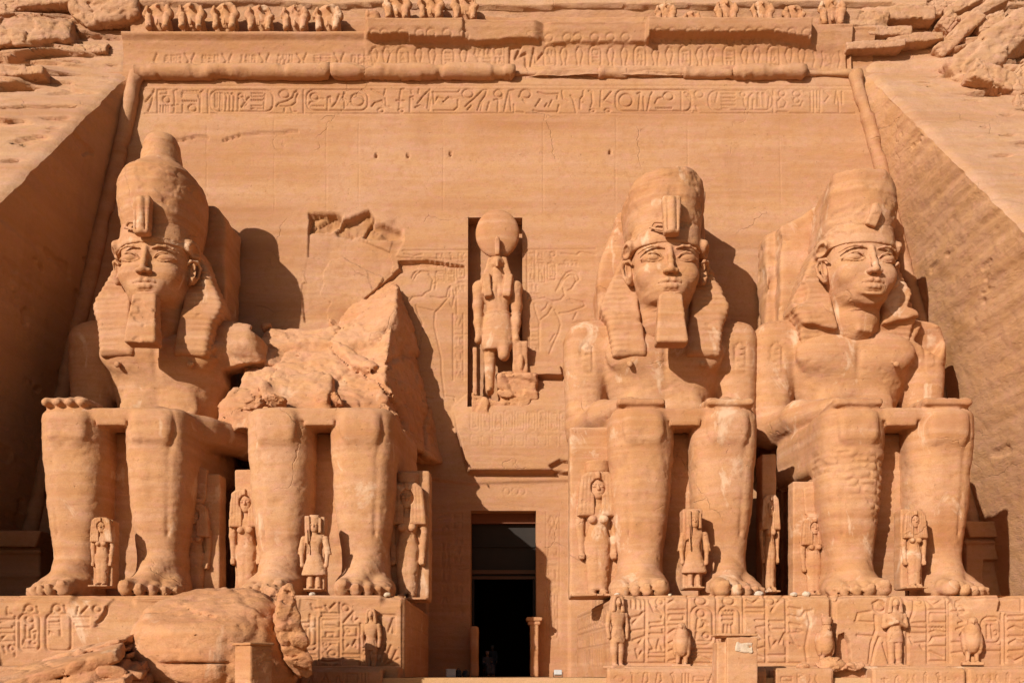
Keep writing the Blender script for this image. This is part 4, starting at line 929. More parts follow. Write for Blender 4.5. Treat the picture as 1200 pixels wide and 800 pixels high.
    th = throne_sdf()
    part("throne", th, G, strata=.03, lump=.05, chips=.06)
# ------------------------------------------------------------------ pedestals with their writing
ZL = 2.03                       # top of the ledge in front of the pedestals
def pedestal(x0, x1, lab, draw, sides=(), ruin=0):
    c = (x0 + x1) / 2; G = empty("statue_pedestal", (c, -6, 1.58)); tag(G, lab, "pedestal", "inscribed pedestals of the giants")
    s = SDF((x0 - .3 - c, -6.2, -.1), (x1 + .3 - c, 5.4, 3.6), .12)
    s.box((0, -.35, 1.65), ((x1 - x0) / 2 - .03, 5.35, 1.66), .03)
    V, Q = s.arrays(); V, Q = weather(V, Q, off=(c, -6, 0), strata=.03, lump=.03, grit=.01); link("block", mesh_from("block", V, Q), M_STATUE, G)
    FS = Sheet(axis((x0 - .02, x1 + .02, .036)), axis((ZL - .3, PZ + .02, .036)))
    FS.map = lambda p: ((p[0] - 600) * 38 / F, (HY - p[1]) * 38 / F + CZ)
    X, Z = np.meshgrid(FS.xs, FS.zs)
    FS.H += .05 + .03 * fbm(X * .7, 2, Z * .7, 4, 7) + .012 * fbm(X * 4, 2, Z * 7, 3, 9)
    top = PZ - Z; FS.H -= .22 * sstep(.12 + .14 * np.clip(fbm(X * 1.4, 0, 7, 3, 41) + .3, 0, 1), 0, top) + .30 * sstep(.55 + .3 * fbm(X * .9, 0, 3, 3, 31), .0, top) * sstep(.12, .35, fbm(X * .55, 0, 9, 3, 17))
    FS.H -= .15 * sstep(.12, 0, np.minimum(X - x0, x1 - X))
    draw(FS)
    FS.mesh("inscribed_front", lambda X, Z, H: (X - c, -12 + 6 - H, Z - 1.58), None, M_STATUE, G)
    for (ax, ay, bx_, by, sg) in sides:
        L = math.hypot(bx_ - ax, by - ay); SS = Sheet(axis((0, L, .045)), axis((1.6, PZ + .01, .045))); SS.map = lambda p: p
        U, Z = np.meshgrid(SS.xs, SS.zs); r2 = random.Random(int(L * 100))
        SS.H += .06 + .04 * fbm(U * .7, 5, Z * .7, 4, 8) + .01 * fbm(U * 4, 5, Z * 6, 3, 9); SS.H -= .2 * sstep(.14, 0, PZ - Z) + .12 * sstep(.1, 0, np.minimum(U, L - U))
        for zz in (4.62, 3.72, 3.0): SS.line([(.2, zz), (L - .2, zz)], .035, .04)
        u = .35
        while u < L - .8:
            for g, (a, b) in ((r2.choice(TALL), (4.52, 4.12)), (r2.choice(FLAT), (4.08, 3.82))):
                for q in GLYPH[g]:
                    if q[0] != 'c': SS.line([(u + .45 * m, a + (b - a) * n) for m, n in q], .035, .05)
            if r2.random() < .8:
                for w_x in (0, .22): SS.line([(u + w_x, 3.6), (u + w_x + .12, 3.4), (u + w_x, 3.1)], .04, .04); SS.line([(u + w_x, 2.9), (u + w_x, 2.2)], .04, .035)
            u += .62
        dx, dy = (bx_ - ax) / L, (by - ay) / L; nx_, ny_ = (-dy, dx) if sg > 0 else (dy, -dx)
        def fn(U, Z, H, ax=ax, ay=ay, dx=dx, dy=dy, nx_=nx_, ny_=ny_): return ax + dx * U + nx_ * H - c, ay + dy * U + ny_ * H + 6, Z - 1.58
        SS.mesh("inscribed_side", fn, None, M_STATUE, G)
    return G
def d1(S):
    S.line([(0, 702), (200, 702)], .04, .05)
    k = 6.667
    T2(S, 0, 690, k, [('c', 230, 150, 32, 28), ('c', 445, 150, 32, 28), ('c', 762, 155, 30, 26), [(190, 170), (205, 140)], [(290, 140), (305, 180)], [(405, 185), (420, 150)], [(505, 130), (520, 175)], [(55, 140), (60, 195), (95, 195)], [(605, 195), (615, 140)], [(640, 190), (690, 135)], [(830, 140), (825, 190), (790, 240), (755, 262)],
      ('o', 155, 195, 315, 480, 40), ('o', 365, 195, 560, 480, 40), ('c', 235, 235, 30, 28), [(205, 285), (205, 385), (245, 385), (240, 320), (270, 300), (265, 260)], [(280, 380), (285, 330), (260, 340)], [(175, 440), (190, 400), (200, 440)], ('c', 262, 415, 22, 16), ('z', 175, 465, 280),
      ('z', 385, 222, 470), [(470, 210), (478, 360)], [(385, 262), (470, 258)], [(385, 285), (470, 285)], [(385, 300), (470, 300)], [(385, 360), (390, 330), (415, 345)], [(575, 222), (700, 222)], [(575, 245), (700, 245)], [(580, 310), (580, 265), (700, 262)], [(600, 300), (700, 300)], [(0, 240), (150, 240)], [(0, 262), (60, 245)], [(0, 310), (100, 310), (100, 290)], [(0, 345), (100, 345)], [(20, 385), (50, 355)], [(0, 408), (100, 408)], [(30, 450), (45, 495)], ('c', 90, 460, 18, 22), [(120, 215), (120, 520)]])
    S.poly([(130, 700), (180, 703), (240, 702), (240, 760), (110, 735)], .12, .1)
def T2(S, ox, oy, k, L, w=.06, dep=.075):
    for q in L:
        if q[0] == 'c': S.ring((ox + q[1] / k, oy + q[2] / k), q[3] / k, (q[4] if len(q) > 4 else q[3]) / k, w, dep)
        elif q[0] == 'o': S.rect(ox + q[1] / k, oy + q[2] / k, ox + q[3] / k, oy + q[4] / k, w, dep, r=q[5] / k)
        elif q[0] == 'z':
            n = max(4, int((q[3] - q[1]) / 8)); S.line([(ox + (q[1] + (q[3] - q[1]) * i / n) / k, oy + (q[2] + (4 if i % 2 else -4)) / k) for i in range(n + 1)], w * .8, dep)
        else: S.line([(ox + a / k, oy + b / k) for a, b in q], w, dep)
def d2(S):
    T2(S, 340, 690, 6.667, [[(235, 225), (235, 610)], [(390, 110), (390, 615)], [(552, 270), (552, 615)], [(205, 225), (205, 460), (180, 480), (120, 480)], ('c', 435, 148, 28, 26), [(280, 130), (300, 165), (355, 112)], [(165, 120), (180, 155), (250, 150)],
      ('z', 250, 190, 372), [(250, 212), (372, 212)], [(252, 290), (252, 240), (372, 236)], [(262, 285), (340, 285), (370, 300)], [(255, 305), (372, 305)], [(285, 362), (285, 342), (340, 342), (340, 362)], [(255, 380), (372, 380)], [(255, 403), (372, 403)], ('c', 275, 430, 16, 14), [(285, 470), (320, 430), (360, 430)], [(255, 500), (280, 535), (370, 535)], ('c', 330, 500, 30, 22), [(255, 560), (290, 570), (380, 560)], [(258, 590), (258, 605)], [(285, 590), (285, 605)], [(305, 590), (305, 605)], [(350, 605), (365, 590)],
      [(420, 260), (495, 175), (490, 240)], [(500, 250), (530, 230)], [(420, 290), (525, 290), (525, 370), (420, 370), (430, 330), (420, 290)], ('c', 455, 325, 16, 14), [(420, 400), (425, 470), (460, 435)], [(490, 440), (515, 395), (520, 450)], [(415, 510), (540, 510)], [(420, 540), (540, 540)], [(570, 300), (575, 350), (590, 320)], [(570, 390), (580, 450)], ('c', 580, 500, 15, 18), [(560, 560), (600, 575)],
      [(670, 230), (700, 200), (820, 205), (820, 340)], [(690, 240), (715, 290), (700, 340)], [(770, 330), (805, 230), (805, 340)], [(700, 560), (740, 440)], [(730, 590), (790, 440)], [(780, 590), (830, 480)], [(850, 540), (720, 610)], [(95, 270), (95, 420)], [(130, 310), (130, 420)], [(160, 310), (160, 420)], [(60, 265), (150, 265)], [(155, 200), (158, 320)], ('o', 75, 300, 205, 440, 30), [(85, 515), (200, 515)], [(150, 540), (210, 540), (210, 610)]])
    S.poly([(352, 700), (372, 702), (374, 722), (348, 728)], .06, .05); S.line([(350, 790), (474, 792)], .05, .06)
def d3(S):
    k = 4.2857
    T2(S, 660, 660, k, [[(415, 178), (412, 500)], [(515, 178), (515, 500)], [(628, 165), (628, 500)], [(770, 165), (768, 500)], [(905, 165), (905, 360)], [(1015, 165), (1018, 500)], [(1118, 170), (1120, 500)], [(300, 500), (1190, 500)], ('o', 640, 215, 752, 410, 45), ('o', 780, 215, 890, 410, 45), ('c', 692, 250, 20, 20), ('c', 692, 188, 28, 22), ('c', 832, 188, 28, 22), ('c', 487, 192, 16, 16), ('c', 1042, 190, 20, 20), ('c', 718, 362, 16, 14),
      ('z', 800, 240, 860), [(858, 240), (855, 300)], [(800, 262), (855, 262)], [(800, 285), (855, 285)], [(810, 310), (808, 365)], [(828, 310), (826, 365)], [(845, 310), (850, 365)], [(675, 280), (670, 330), (700, 320), (715, 290)], [(700, 285), (725, 300)], [(660, 390), (735, 390)], [(670, 345), (665, 380)],
      [(525, 200), (560, 180), (610, 185)], [(528, 235), (610, 232)], [(525, 285), (530, 258), (605, 255), (605, 285), (525, 288)], [(528, 308), (605, 308)], [(528, 350), (560, 330), (600, 340)], [(530, 400), (550, 390)], [(530, 440), (555, 430)], [(528, 490), (570, 480)], [(435, 190), (455, 240), (500, 255), (495, 270)], [(470, 220), (500, 250)], [(435, 300), (490, 295)], [(440, 320), (500, 315)], [(435, 352), (505, 352), (500, 330)], [(430, 380), (455, 430), (435, 435)], [(470, 430), (480, 385), (500, 430)], [(430, 450), (505, 450)], [(430, 470), (505, 470)],
      [(345, 185), (345, 220)], [(370, 185), (370, 225)], [(395, 185), (395, 225)], [(330, 275), (390, 260)], [(350, 300), (400, 245)], [(335, 340), (400, 330)], [(350, 385), (405, 365), (380, 400)], [(365, 430), (375, 470), (395, 440)], [(640, 440), (640, 500)], [(640, 450), (752, 450)], [(645, 470), (690, 462), (740, 485)], [(640, 432), (750, 432)],
      [(920, 185), (950, 200), (990, 170)], [(915, 225), (1005, 225)], [(915, 245), (1000, 245)], [(965, 285), (1005, 285)], [(970, 320), (1005, 315)], [(970, 350), (1005, 380), (970, 390)], [(970, 430), (1005, 420)], [(970, 460), (1000, 470)], [(1045, 240), (1070, 200), (1110, 165), (1130, 180)], [(1035, 290), (1105, 290)], [(1035, 310), (1040, 330), (1105, 330)], [(1035, 370), (1045, 420), (1070, 390)], [(1085, 400), (1110, 350), (1112, 410)], [(1030, 460), (1110, 460)], [(1130, 220), (1190, 230)], [(1130, 260), (1190, 270)], [(1135, 300), (1190, 310)], [(1130, 350), (1190, 345)], [(1140, 400), (1185, 420)]])
    S.line([(727, 700), (727, 780)], .04, .05)
    T2(S, 920, 660, k, [[(110, 240), (125, 300), (100, 420), (110, 490)], [(20, 300), (30, 360), (60, 420)], [(5, 240), (5, 490)], [(75, 275), (100, 240), (135, 235)], [(60, 330), (85, 340)]], dep=.05)
def d4(S):
    S.poly([(982, 744), (989, 741), (995, 752), (997, 776), (994, 787), (988, 784), (984, 778), (981, 760)], .9, .05)
    k = 4.2857
    T2(S, 920, 660, k, [[(245, 490), (250, 200), (280, 165), (340, 160)], [(355, 290), (365, 250), (430, 240)], [(440, 200), (470, 185), (500, 215)], ('c', 475, 215, 30, 26), [(450, 260), (455, 330), (430, 400), (420, 500)], [(470, 370), (450, 420), (430, 510)], [(490, 400), (520, 500)], [(360, 360), (440, 365)], [(350, 290), (440, 295)], [(610, 180), (612, 500)], [(712, 180), (714, 495)], [(812, 180), (812, 495)], [(825, 200), (825, 495)], [(1105, 260), (1105, 495)], [(1085, 250), (1085, 500)], ('c', 678, 188, 20, 18), [(620, 300), (640, 250), (660, 180)], [(630, 300), (705, 295)], [(620, 350), (700, 350)], [(625, 370), (640, 400), (700, 395)], [(680, 410), (690, 425)], [(625, 320), (700, 325)],
      [(725, 185), (745, 210), (795, 180)], [(722, 232), (800, 232)], [(725, 285), (728, 250), (800, 250)], [(725, 296), (800, 296)], ('z', 725, 322, 798), [(725, 345), (760, 335), (800, 345)], [(725, 395), (740, 370), (800, 365)], [(725, 415), (800, 415)], [(725, 440), (790, 470)], [(725, 490), (800, 490)],
      [(860, 215), (870, 190), (920, 170), (1000, 165)], ('c', 885, 232, 20, 18), [(870, 260), (905, 290), (870, 300)], [(860, 330), (890, 320)], [(880, 360), (905, 330)], [(835, 395), (910, 395)], [(835, 450), (920, 440)], [(835, 240), (910, 240)], ('o', 985, 270, 1080, 400, 35), [(1000, 290), (1060, 290)], [(1015, 310), (1015, 370)], [(1035, 310), (1040, 370)], ('c', 1055, 350, 12), [(990, 410), (1080, 410)], [(990, 440), (1080, 440)], [(1120, 265), (1190, 262)], [(1120, 290), (1190, 290)], [(1120, 330), (1150, 315), (1190, 330)], [(1120, 365), (1190, 365)], [(1125, 400), (1160, 380), (1190, 400)], [(1120, 440), (1190, 435)], [(1120, 470), (1150, 490), (1190, 470)]])
    S.poly([(1172, 697), (1200, 694), (1240, 694), (1240, 720), (1168, 716)], .25, .06)
    for x in range(1200, 1290, 24): S.line([(x, 700), (x, 780)], .05, .05)
pedestal(-23.0, -12.71, "inscribed pedestal under the far left giant, partly hidden by fallen rocks", d1)
pedestal(-12.70, -4.40, "inscribed pedestal left of the doorway under the ruined giant, its inner side in shade", d2, [(-4.40, -12.0, -4.40, -1.2, -1)])
pedestal(4.28, 12.92, "inscribed pedestal right of the doorway under the bearded giant", d3, [(3.45, -2.0, 4.25, -12.0, 1)] if False else [(4.25, -12.0, 3.42, -1.2, 1)])
pedestal(12.98, 23.5, "inscribed pedestal under the beardless giant at the far right", d4)
def rockbox(name, c, hf, lab, cat, h=.1, rot=None, mat=None, group=None, kind=None, lump=.05, taper=0, rd=.04, **kw):
    s = SDF(np.array([-1, -1, -1]) * np.linalg.norm(hf) * 1.1, np.array([1, 1, 1]) * np.linalg.norm(hf) * 1.1, h); s.box((0, 0, 0), hf, rd, rot=rot, taper=taper)
    V, Q = s.arrays(); V, Q = weather(V, Q, off=tuple(c), lump=lump, **kw); o = link(name, mesh_from(name, V, Q), mat or M_STATUE, None, c); tag(o, lab, cat, group, kind); return o
lg = [( -23, -4.6), (4.3, 23.5)]
rockbox("ledge", (-13.7, -12.9, 1.74), (9.3, .9, .29), "low stone ledge along the foot of the left pedestals", "ledge", .1)
rockbox("ledge", (13.9, -12.9, 1.74), (9.6, .9, .29), "low stone ledge carrying small statues along the foot of the right pedestals", "ledge", .1)
# front row of carved blocks at the very bottom
rr = random.Random(4)
def parapet(x0, x1, lab, flat=0):
    G = empty("parapet_block", ((x0 + x1) / 2, -14.2, 1.0)); tag(G, lab, "carved block", "carved blocks along the bottom of the picture")
    c = (x0 + x1) / 2; s = SDF((x0 - c - .2, -.6, -1.1), (x1 - c + .2, .6, 1.1), .07); s.box((0, 0, 0), ((x1 - x0) / 2, .42, .93), .04)
    V, Q = s.arrays(); V, Q = weather(V, Q, off=(c, -14.2, 0), lump=.05, strata=.02, chips=.04); link("block", mesh_from("block", V, Q), M_STATUE, G)
    FS = Sheet(axis((x0, x1, .03)), axis((1.0, 1.95, .03))); FS.map = lambda p: p; X, Z = np.meshgrid(FS.xs, FS.zs)
    FS.H += .03 + .02 * fbm(X, 0, Z, 3, 3); FS.H -= .15 * sstep(.1, 0, 1.95 - Z) + .1 * sstep(.08, 0, np.minimum(X - x0, x1 - X))
    x = x0 + .25
    if not flat:
        FS.line([(x0 + .15, 1.86), (x1 - .15, 1.86)], .03, .04)
        while x < x1 - .5:
            g = rr.choice(TALL + FLAT)
            for q in GLYPH[g]:
                if q[0] != 'c': FS.line([(x + .4 * m, 1.78 - .5 * n) for m, n in q], .03, .045)
            x += .5
    FS.mesh("carved_face", lambda X, Z, H: (X - c, -.42 - H, Z - 1.0), None, M_STATUE, G)
parapet(-8.0, -4.9, "weathered carved block at the bottom left of the doorway passage")
parapet(3.6, 9.6, "long carved block under the falcon statue right of the doorway")
parapet(9.9, 12.1, "short carved block just right of the plain block pillar")
parapet(13.6, 17.1, "carved block under the small striding statue at the right")
parapet(17.2, 21.5, "carved block under the falcon statue at the bottom right")

# ------------------------------------------------------------------ statues of people, unit: metres at 5 m height
def queen_sdf(kind='queen', h=.034):
    """returns fields: body, wig, headdress"""
    b = SDF((-1.25, -1.3, -.05), (1.25, .9, 5.5), h)
    b.loft([(.28, .40, -.42, .18), (1.0, .44, -.42, .2), (1.7, .50, -.44, .22), (2.2, .52, -.46, .25), (2.55, .44, -.40, .25), (2.85, .36, -.34, .22), (3.2, .44, -.42, .25), (3.55, .58, -.40, .25), (3.72, .52, -.28, .2)], n=2.2, cap=.12)
    b.cap((0, -.50, 1.9), (0, -.52, .3), .04, .08, .10, 's'); b.ell((0, -.42, 2.45), (.03, .05, .03), .02, 's')
    for q in (-1, 1):
        b.ell((q * .23, -.40, 3.10), (.17, .15, .16), .07)
        b.chain([(q * .66, -.06, 3.55), (q * .70, -.05, 2.9), (q * .66, -.10, 2.35), (q * .64, -.15, 1.85)], [.19, .17, .15, .13], .08)
        b.ell((q * .64, -.18, 1.68), (.14, .20, .19), .05)
        for i in range(3): b.cap((q * (.56 + .07 * i), -.34, 1.72), (q * (.56 + .07 * i), -.34, 1.56), .04, .04, .02)
        b.chain([(q * .22, -.1, .2), (q * .24, -.55, .13), (q * .24, -.80, .09)], [.17, .14, .09], .08)
        for i in range(4): b.cap((q * (.14 + .07 * i), -.82, .08), (q * (.14 + .07 * i), -.94 + .03 * i, .06), .04, .035, .01)
    b.cap((0, -.1, 3.6), (0, -.12, 4.1), .22, .22, .1)
    b.loft([(3.92, .14, -.42, 0), (4.02, .24, -.46, .1), (4.25, .34, -.46, .2), (4.5, .36, -.42, .25), (4.8, .32, -.36, .25), (4.95, .2, -.2, .1)], n=2.1, cap=.08)
    for q in (-1, 1):
        b.ell((q * .15, -.47, 4.42), (.10, .05, .045), .02, 's'); b.ell((q * .15, -.42, 4.42), (.09, .05, .035), .01); b.cap((q * .07, -.45, 4.50), (q * .22, -.42, 4.50), .014, .012, .02)
        b.cap((0, -.46, 4.15), (q * .10, -.44, 4.16), .035, .018, .015)
    b.chain([(0, -.44, 4.48), (0, -.50, 4.30)], [.035, .055], .04)
    b.cap((-.10, -.48, 4.17), (.10, -.48, 4.17), .008, .008, .01, 's')
    w = SDF((-1.1, -.9, 2.9), (1.1, .9, 5.3), h)
    w.prism([(0, 5.08), (.42, 5.03), (.66, 4.82), (.74, 4.4), (.80, 3.6), (.83, 3.24), (-.83, 3.24), (-.80, 3.6), (-.74, 4.4), (-.66, 4.82), (-.42, 5.03)], -.46, .4, .12)
    w.ell((0, -.50, 4.38), (.31, .42, .36), .03, 's'); w.box((0, -.5, 3.65), (.15, .32, .5), .04, .05, 's')
    for i in range(-5, 6):
        if abs(i) > 1: w.cap((i * .135, -.46, 4.9 - abs(i) * .03), (i * .155, -.47, 3.2), .022, .022, .02, 's')
    w.loft([(4.72, .40, -.48, .3), (4.80, .38, -.47, .3)], n=2.1, cap=.03, k=.03); w.box((0, -.50, 4.86), (.06, .07, .14), .03, .03)
    return b, w
def hat_sdf(kind, h=.06):
    s = SDF((-1.0, -.7, 4.8), (1.0, .7, 7.6), h)
    if kind == 'low': s.loft([(5.0, .46, -.40, .36), (5.5, .50, -.44, .40)], n=2.1, cap=.04); [s.cap((i * .17, -.46, 5.1), (i * .18, -.48, 5.5), .02, .02, .02, 's') for i in (-2, -1, 0, 1, 2)]
    else:
        s.loft([(5.0, .44, -.40, .36), (5.3, .48, -.42, .38)], n=2.1, cap=.03); s.prism([(-.55, 5.25), (.55, 5.25), (.66, 6.9), (.0, 7.15), (-.66, 6.9)], -.20, .22, .06); s.cap((0, -.24, 5.3), (0, -.24, 7.0), .03, .03, .02, 's')
    return s
def prince_sdf(h=.036):
    b = SDF((-1.3, -1.1, -.05), (1.3, .8, 5.3), h)
    b.loft([(1.0, .92, -.52, .3), (1.15, .90, -.52, .3), (1.9, .66, -.46, .3), (2.5, .46, -.40, .28), (2.9, .44, -.40, .28), (3.3, .58, -.42, .28), (3.6, .66, -.36, .25), (3.78, .5, -.25, .2)], n=2.4, cap=.08)
    for q in (-1, 1):
        b.cap((q * .28, -.1, 1.0), (q * .28, -.12, .2), .21, .17, .05); b.chain([(q * .28, -.2, .15), (q * .30, -.65, .10)], [.16, .11], .05)
        b.chain([(q * .78, -.05, 3.5), (q * .92, -.08, 2.8), (q * .88, -.16, 2.0), (q * .86, -.2, 1.7)], [.2, .2, .13, .15], .06)
        b.prism([(q * .55, 3.6), (q * .95, 3.45), (q * 1.18, 2.45), (q * .72, 2.5)][::1 if q > 0 else -1], -.22, .15, .05, .05)
    b.cap((0, -.1, 3.6), (0, -.12, 4.1), .22, .22, .1)
    b.loft([(3.92, .16, -.42, 0), (4.05, .27, -.46, .1), (4.25, .34, -.46, .2), (4.5, .36, -.42, .25), (4.8, .34, -.36, .25), (4.98, .2, -.2, .1)], n=2.1, cap=.08)
    for q in (-1, 1): b.ell((q * .15, -.46, 4.42), (.10, .05, .045), .02, 's'); b.ell((q * .15, -.42, 4.42), (.09, .05, .035), .01); b.cap((0, -.46, 4.15), (q * .10, -.44, 4.16), .035, .018, .015)
    b.chain([(0, -.44, 4.48), (0, -.50, 4.30)], [.035, .055], .04)
    w = SDF((-1.1, -.9, 2.2), (1.1, .9, 5.4), h)
    w.loft([(4.55, .42, -.40, .35), (4.9, .42, -.42, .35), (5.12, .36, -.34, .3)], n=2.3, cap=.05)
    w.prism([(-.62, 5.0), (-.28, 5.0), (-.24, 3.3), (-.62, 3.1)], -.5, .2, .06, .05); w.prism([(.28, 4.9), (.5, 4.9), (.52, 3.9), (.3, 3.9)], -.3, .2, .06, .05)
    w.cap((-.45, -.52, 4.0), (-.38, -.56, 2.5), .07, .05, .03)
    return b, w
M_FIG = M_STATUE
_q = {}
def fig(name, key, px, pbot, ptop, d, lab, cat, group, turn=0, slab=None, hat=None, top=5.08, wide=1.0, mat=None):
    """stand a figure so that it fills rows ptop..pbot at distance d"""
    if key not in _q:
        b, w = queen_sdf() if key == 'queen' else prince_sdf(); _q[key] = [(weather(*f.arrays(), strata=.012, lump=.03, grit=.012, seed=5)) for f in (b, w)]
    base = W(px, pbot, d); hgt = (pbot - ptop) * d / F; k = hgt / top
    G = empty(name, tuple(base), radians(turn)); tag(G, lab, cat, group); G.scale = (k * wide, k, k)
    for nm, (V, Q) in zip(("body", "wig"), _q[key]): link(nm, mesh_from(nm, V, Q), M_FIG, G)
    if hat: link("headdress", mesh_from("headdress", *weather(*hat_sdf(hat).arrays(), lump=.02)), M_FIG, G)
    if slab:
        s = SDF((-2.2, -1.2, -.1), (2.2, 1.4, slab[2] + .3), .09); s.box(((slab[0] + slab[1]) / 2, .55, slab[2] / 2), ((slab[1] - slab[0]) / 2, .6, slab[2] / 2), .04); s.box(((slab[0] + slab[1]) / 2, 0, .03), ((slab[1] - slab[0]) / 2, .95, .09), .04)
        link("back_slab", mesh_from("back_slab", *weather(*s.arrays(), lump=.04, strata=.02)), M_FIG, G)
    return G
GQ = "standing royal women beside the giants' legs"; GP = "small royal children between the giants' feet"
fig("queen_statue", 'queen', 700, 700, 553, 41.2, "large well-lit standing queen with fluted cap, between the doorway and the bearded giant", "statue", GQ, slab=(-1.1, 1.2, 6.9), hat='low', wide=1.02)
fig("queen_statue", 'queen', 953, 698, 606, 41.8, "standing queen against a tall pale slab, left of the brick-mended leg", "statue", GQ, slab=(-1.25, 1.5, 7.4), hat='tall', wide=1.05)
fig("queen_statue", 'queen', 290, 700, 573, 41.8, "standing queen half hidden behind the ruined giant's left-hand leg", "statue", GQ, slab=(-.62, 1.5, 6.0), wide=.95)
fig("queen_statue", 'queen', 478, 704, 566, 42.0, "standing queen in deep shade at the doorway side of the ruined giant", "statue", GQ, slab=(-.9, .95, 5.6), hat='low')
fig("queen_statue", 'queen', 230, 700, 590, 42.0, "standing queen in shade right of the far left giant's legs", "statue", GQ, slab=(-1.1, 1.3, 6.7), hat='tall')
fig("queen_statue", 'queen', 901, 695, 580, 42.6, "narrow queen figure in shade right of the bearded giant's legs", "statue", GQ, slab=(-.6, .6, 7.2), wide=.6)
fig("princess_statue", 'queen', 121, 688, 606, 39.2, "small princess in a long wig between the far left giant's feet", "statue", GP, slab=(-.72, .72, 4.9), wide=1.0)
fig("princess_statue", 'queen', 1070, 690, 598, 39.6, "small worn princess between the feet of the beardless giant", "statue", GP, slab=(-.85, .6, 5.2), wide=.95)
fig("prince_statue", 'prince', 369, 692, 604, 39.2, "small prince in a flaring kilt with a side lock, between the ruined giant's feet", "statue", GP, slab=(-.6, .7, 5.0), wide=.95)
fig("prince_statue", 'prince', 813, 690, 598, 39.4, "small prince with chipped feet between the bearded giant's legs", "statue", GP, slab=(-.8, .6, 5.2), wide=.9)

# falcon-headed god of the niche: 10 units tall body
def god():
    base = W(583, 462, 49.9); G = empty("falcon_god_statue", tuple(base)); tag(G, "falcon-headed god with a great sun disc striding in the niche above the doorway", "statue")
    k = (462 - 306) * 49.9 / F / 7.0; G.scale = (k * .95, k, k)
    b = SDF((-2.0, -1.6, -.1), (2.0, 1.2, 7.3), .06)
    b.loft([(2.2, .80, -.62, .3), (2.5, .90, -.68, .35), (3.6, .82, -.58, .4), (4.1, .70, -.5, .35), (4.25, .74, -.55, .4)], n=2.4, cap=.08)
    b.loft([(4.1, .62, -.42, .35), (4.6, .62, -.42, .35), (5.3, .86, -.52, .4), (5.75, .95, -.42, .4), (6.0, .6, -.3, .3)], n=2.4, cap=.12, k=.05)
    b.cap((0, -.5, 5.6), (0, -.46, 4.4), .04, .04, .08, 's')
    b.chain([(-.42, 0, 2.4), (-.42, .0, 1.2), (-.42, .02, .2)], [.36, .30, .24], .1); b.chain([(.36, -.35, 2.4), (.36, -.5, 1.9)], [.36, .32], .1)
    b.chain([(-.42, 0, .15), (-.45, -.6, .1)], [.2, .14], .05)
    for q in (-1, 1):
        b.chain([(q * .70, -.05, 5.72), (q * 1.02, -.05, 5.55), (q * 1.08, -.05, 4.6), (q * 1.06, -.15, 3.7), (q * 1.02, -.25, 3.0)], [.3, .34, .28, .24, .19], .15); b.ell((q * 1.05, -.28, 2.78), (.2, .26, .24), .06)
    b.cap((0, -.1, 5.9), (0, -.15, 6.4), .38, .38, .1)
    weather_ = lambda s: weather(*s.arrays(), strata=.012, lump=.02, grit=.012)
    b.box((1.25, -.1, 1.75), (.42, .3, .95), .04); b.box((1.2, -.3, 2.3), (.10, .14, .35), .04, .03); b.ell((1.3, -.42, 1.55), (.16, .14, .4), .04)
    b.box((-1.25, .2, 1.2), (.12, .2, 1.3), .05)
    link("body", mesh_from("body", *weather_(b)), M_FIG, G)
    hd = SDF((-1.1, -1.4, 5.0), (1.1, 1.0, 8.0), .06)
    hd.ell((0, -.1, 6.72), (.46, .52, .45)); hd.cap((0, -.55, 6.62), (0, -.86, 6.38), .17, .06, .12); hd.cap((0, -.45, 6.85), (0, -.7, 6.7), .2, .12, .1)
    for q in (-1, 1): hd.ell((q * .30, -.42, 6.72), (.10, .08, .08), .02); hd.cap((q * .2, -.5, 6.5), (q * .38, -.38, 6.35), .05, .04, .02, 's')
    link("head", mesh_from("head", *weather_(hd)), M_FIG, G)
    wg = SDF((-1.2, -1.0, 4.8), (1.2, .9, 7.5), .06)
    wg.prism([(0, 7.15), (.52, 7.05), (.66, 6.5), (.90, 5.9), (.86, 5.1), (.36, 5.1), (.34, 6.0), (-.34, 6.0), (-.36, 5.1), (-.86, 5.1), (-.95, 5.9), (-.66, 6.5), (-.52, 7.05)], -.42, .4, .12); wg.ell((0, -.75, 6.62), (.36, .42, .42), .05, 's'); [wg.box((q * .56, -.42, 5.5), (.22, .22, .62), .06, .05, rot=rotm(-6, q * 7, 0)) for q in (-1, 1)]
    link("wig", mesh_from("wig", *weather_(wg)), M_FIG, G)
    ds = SDF((-1.7, -.7, 6.8), (1.7, .9, 10.4), .08); ds.ell((0, .05, 8.45), (1.22, .42, 1.28)); link("sun_disc", mesh_from("sun_disc", *weather(*ds.arrays(), lump=.01, strata=0, grit=.004)), M_FIG, G)
    cb = SDF((-.5, -1.0, 6.9), (.5, .2, 8.3), .05); cb.box((0, -.5, 7.5), (.14, .12, .42), .06, 0, taper=.1); cb.ell((0, -.52, 7.92), (.13, .14, .13), .05); link("cobra_ornament", mesh_from("cobra_ornament", *cb.arrays()), M_FIG, G)
god()

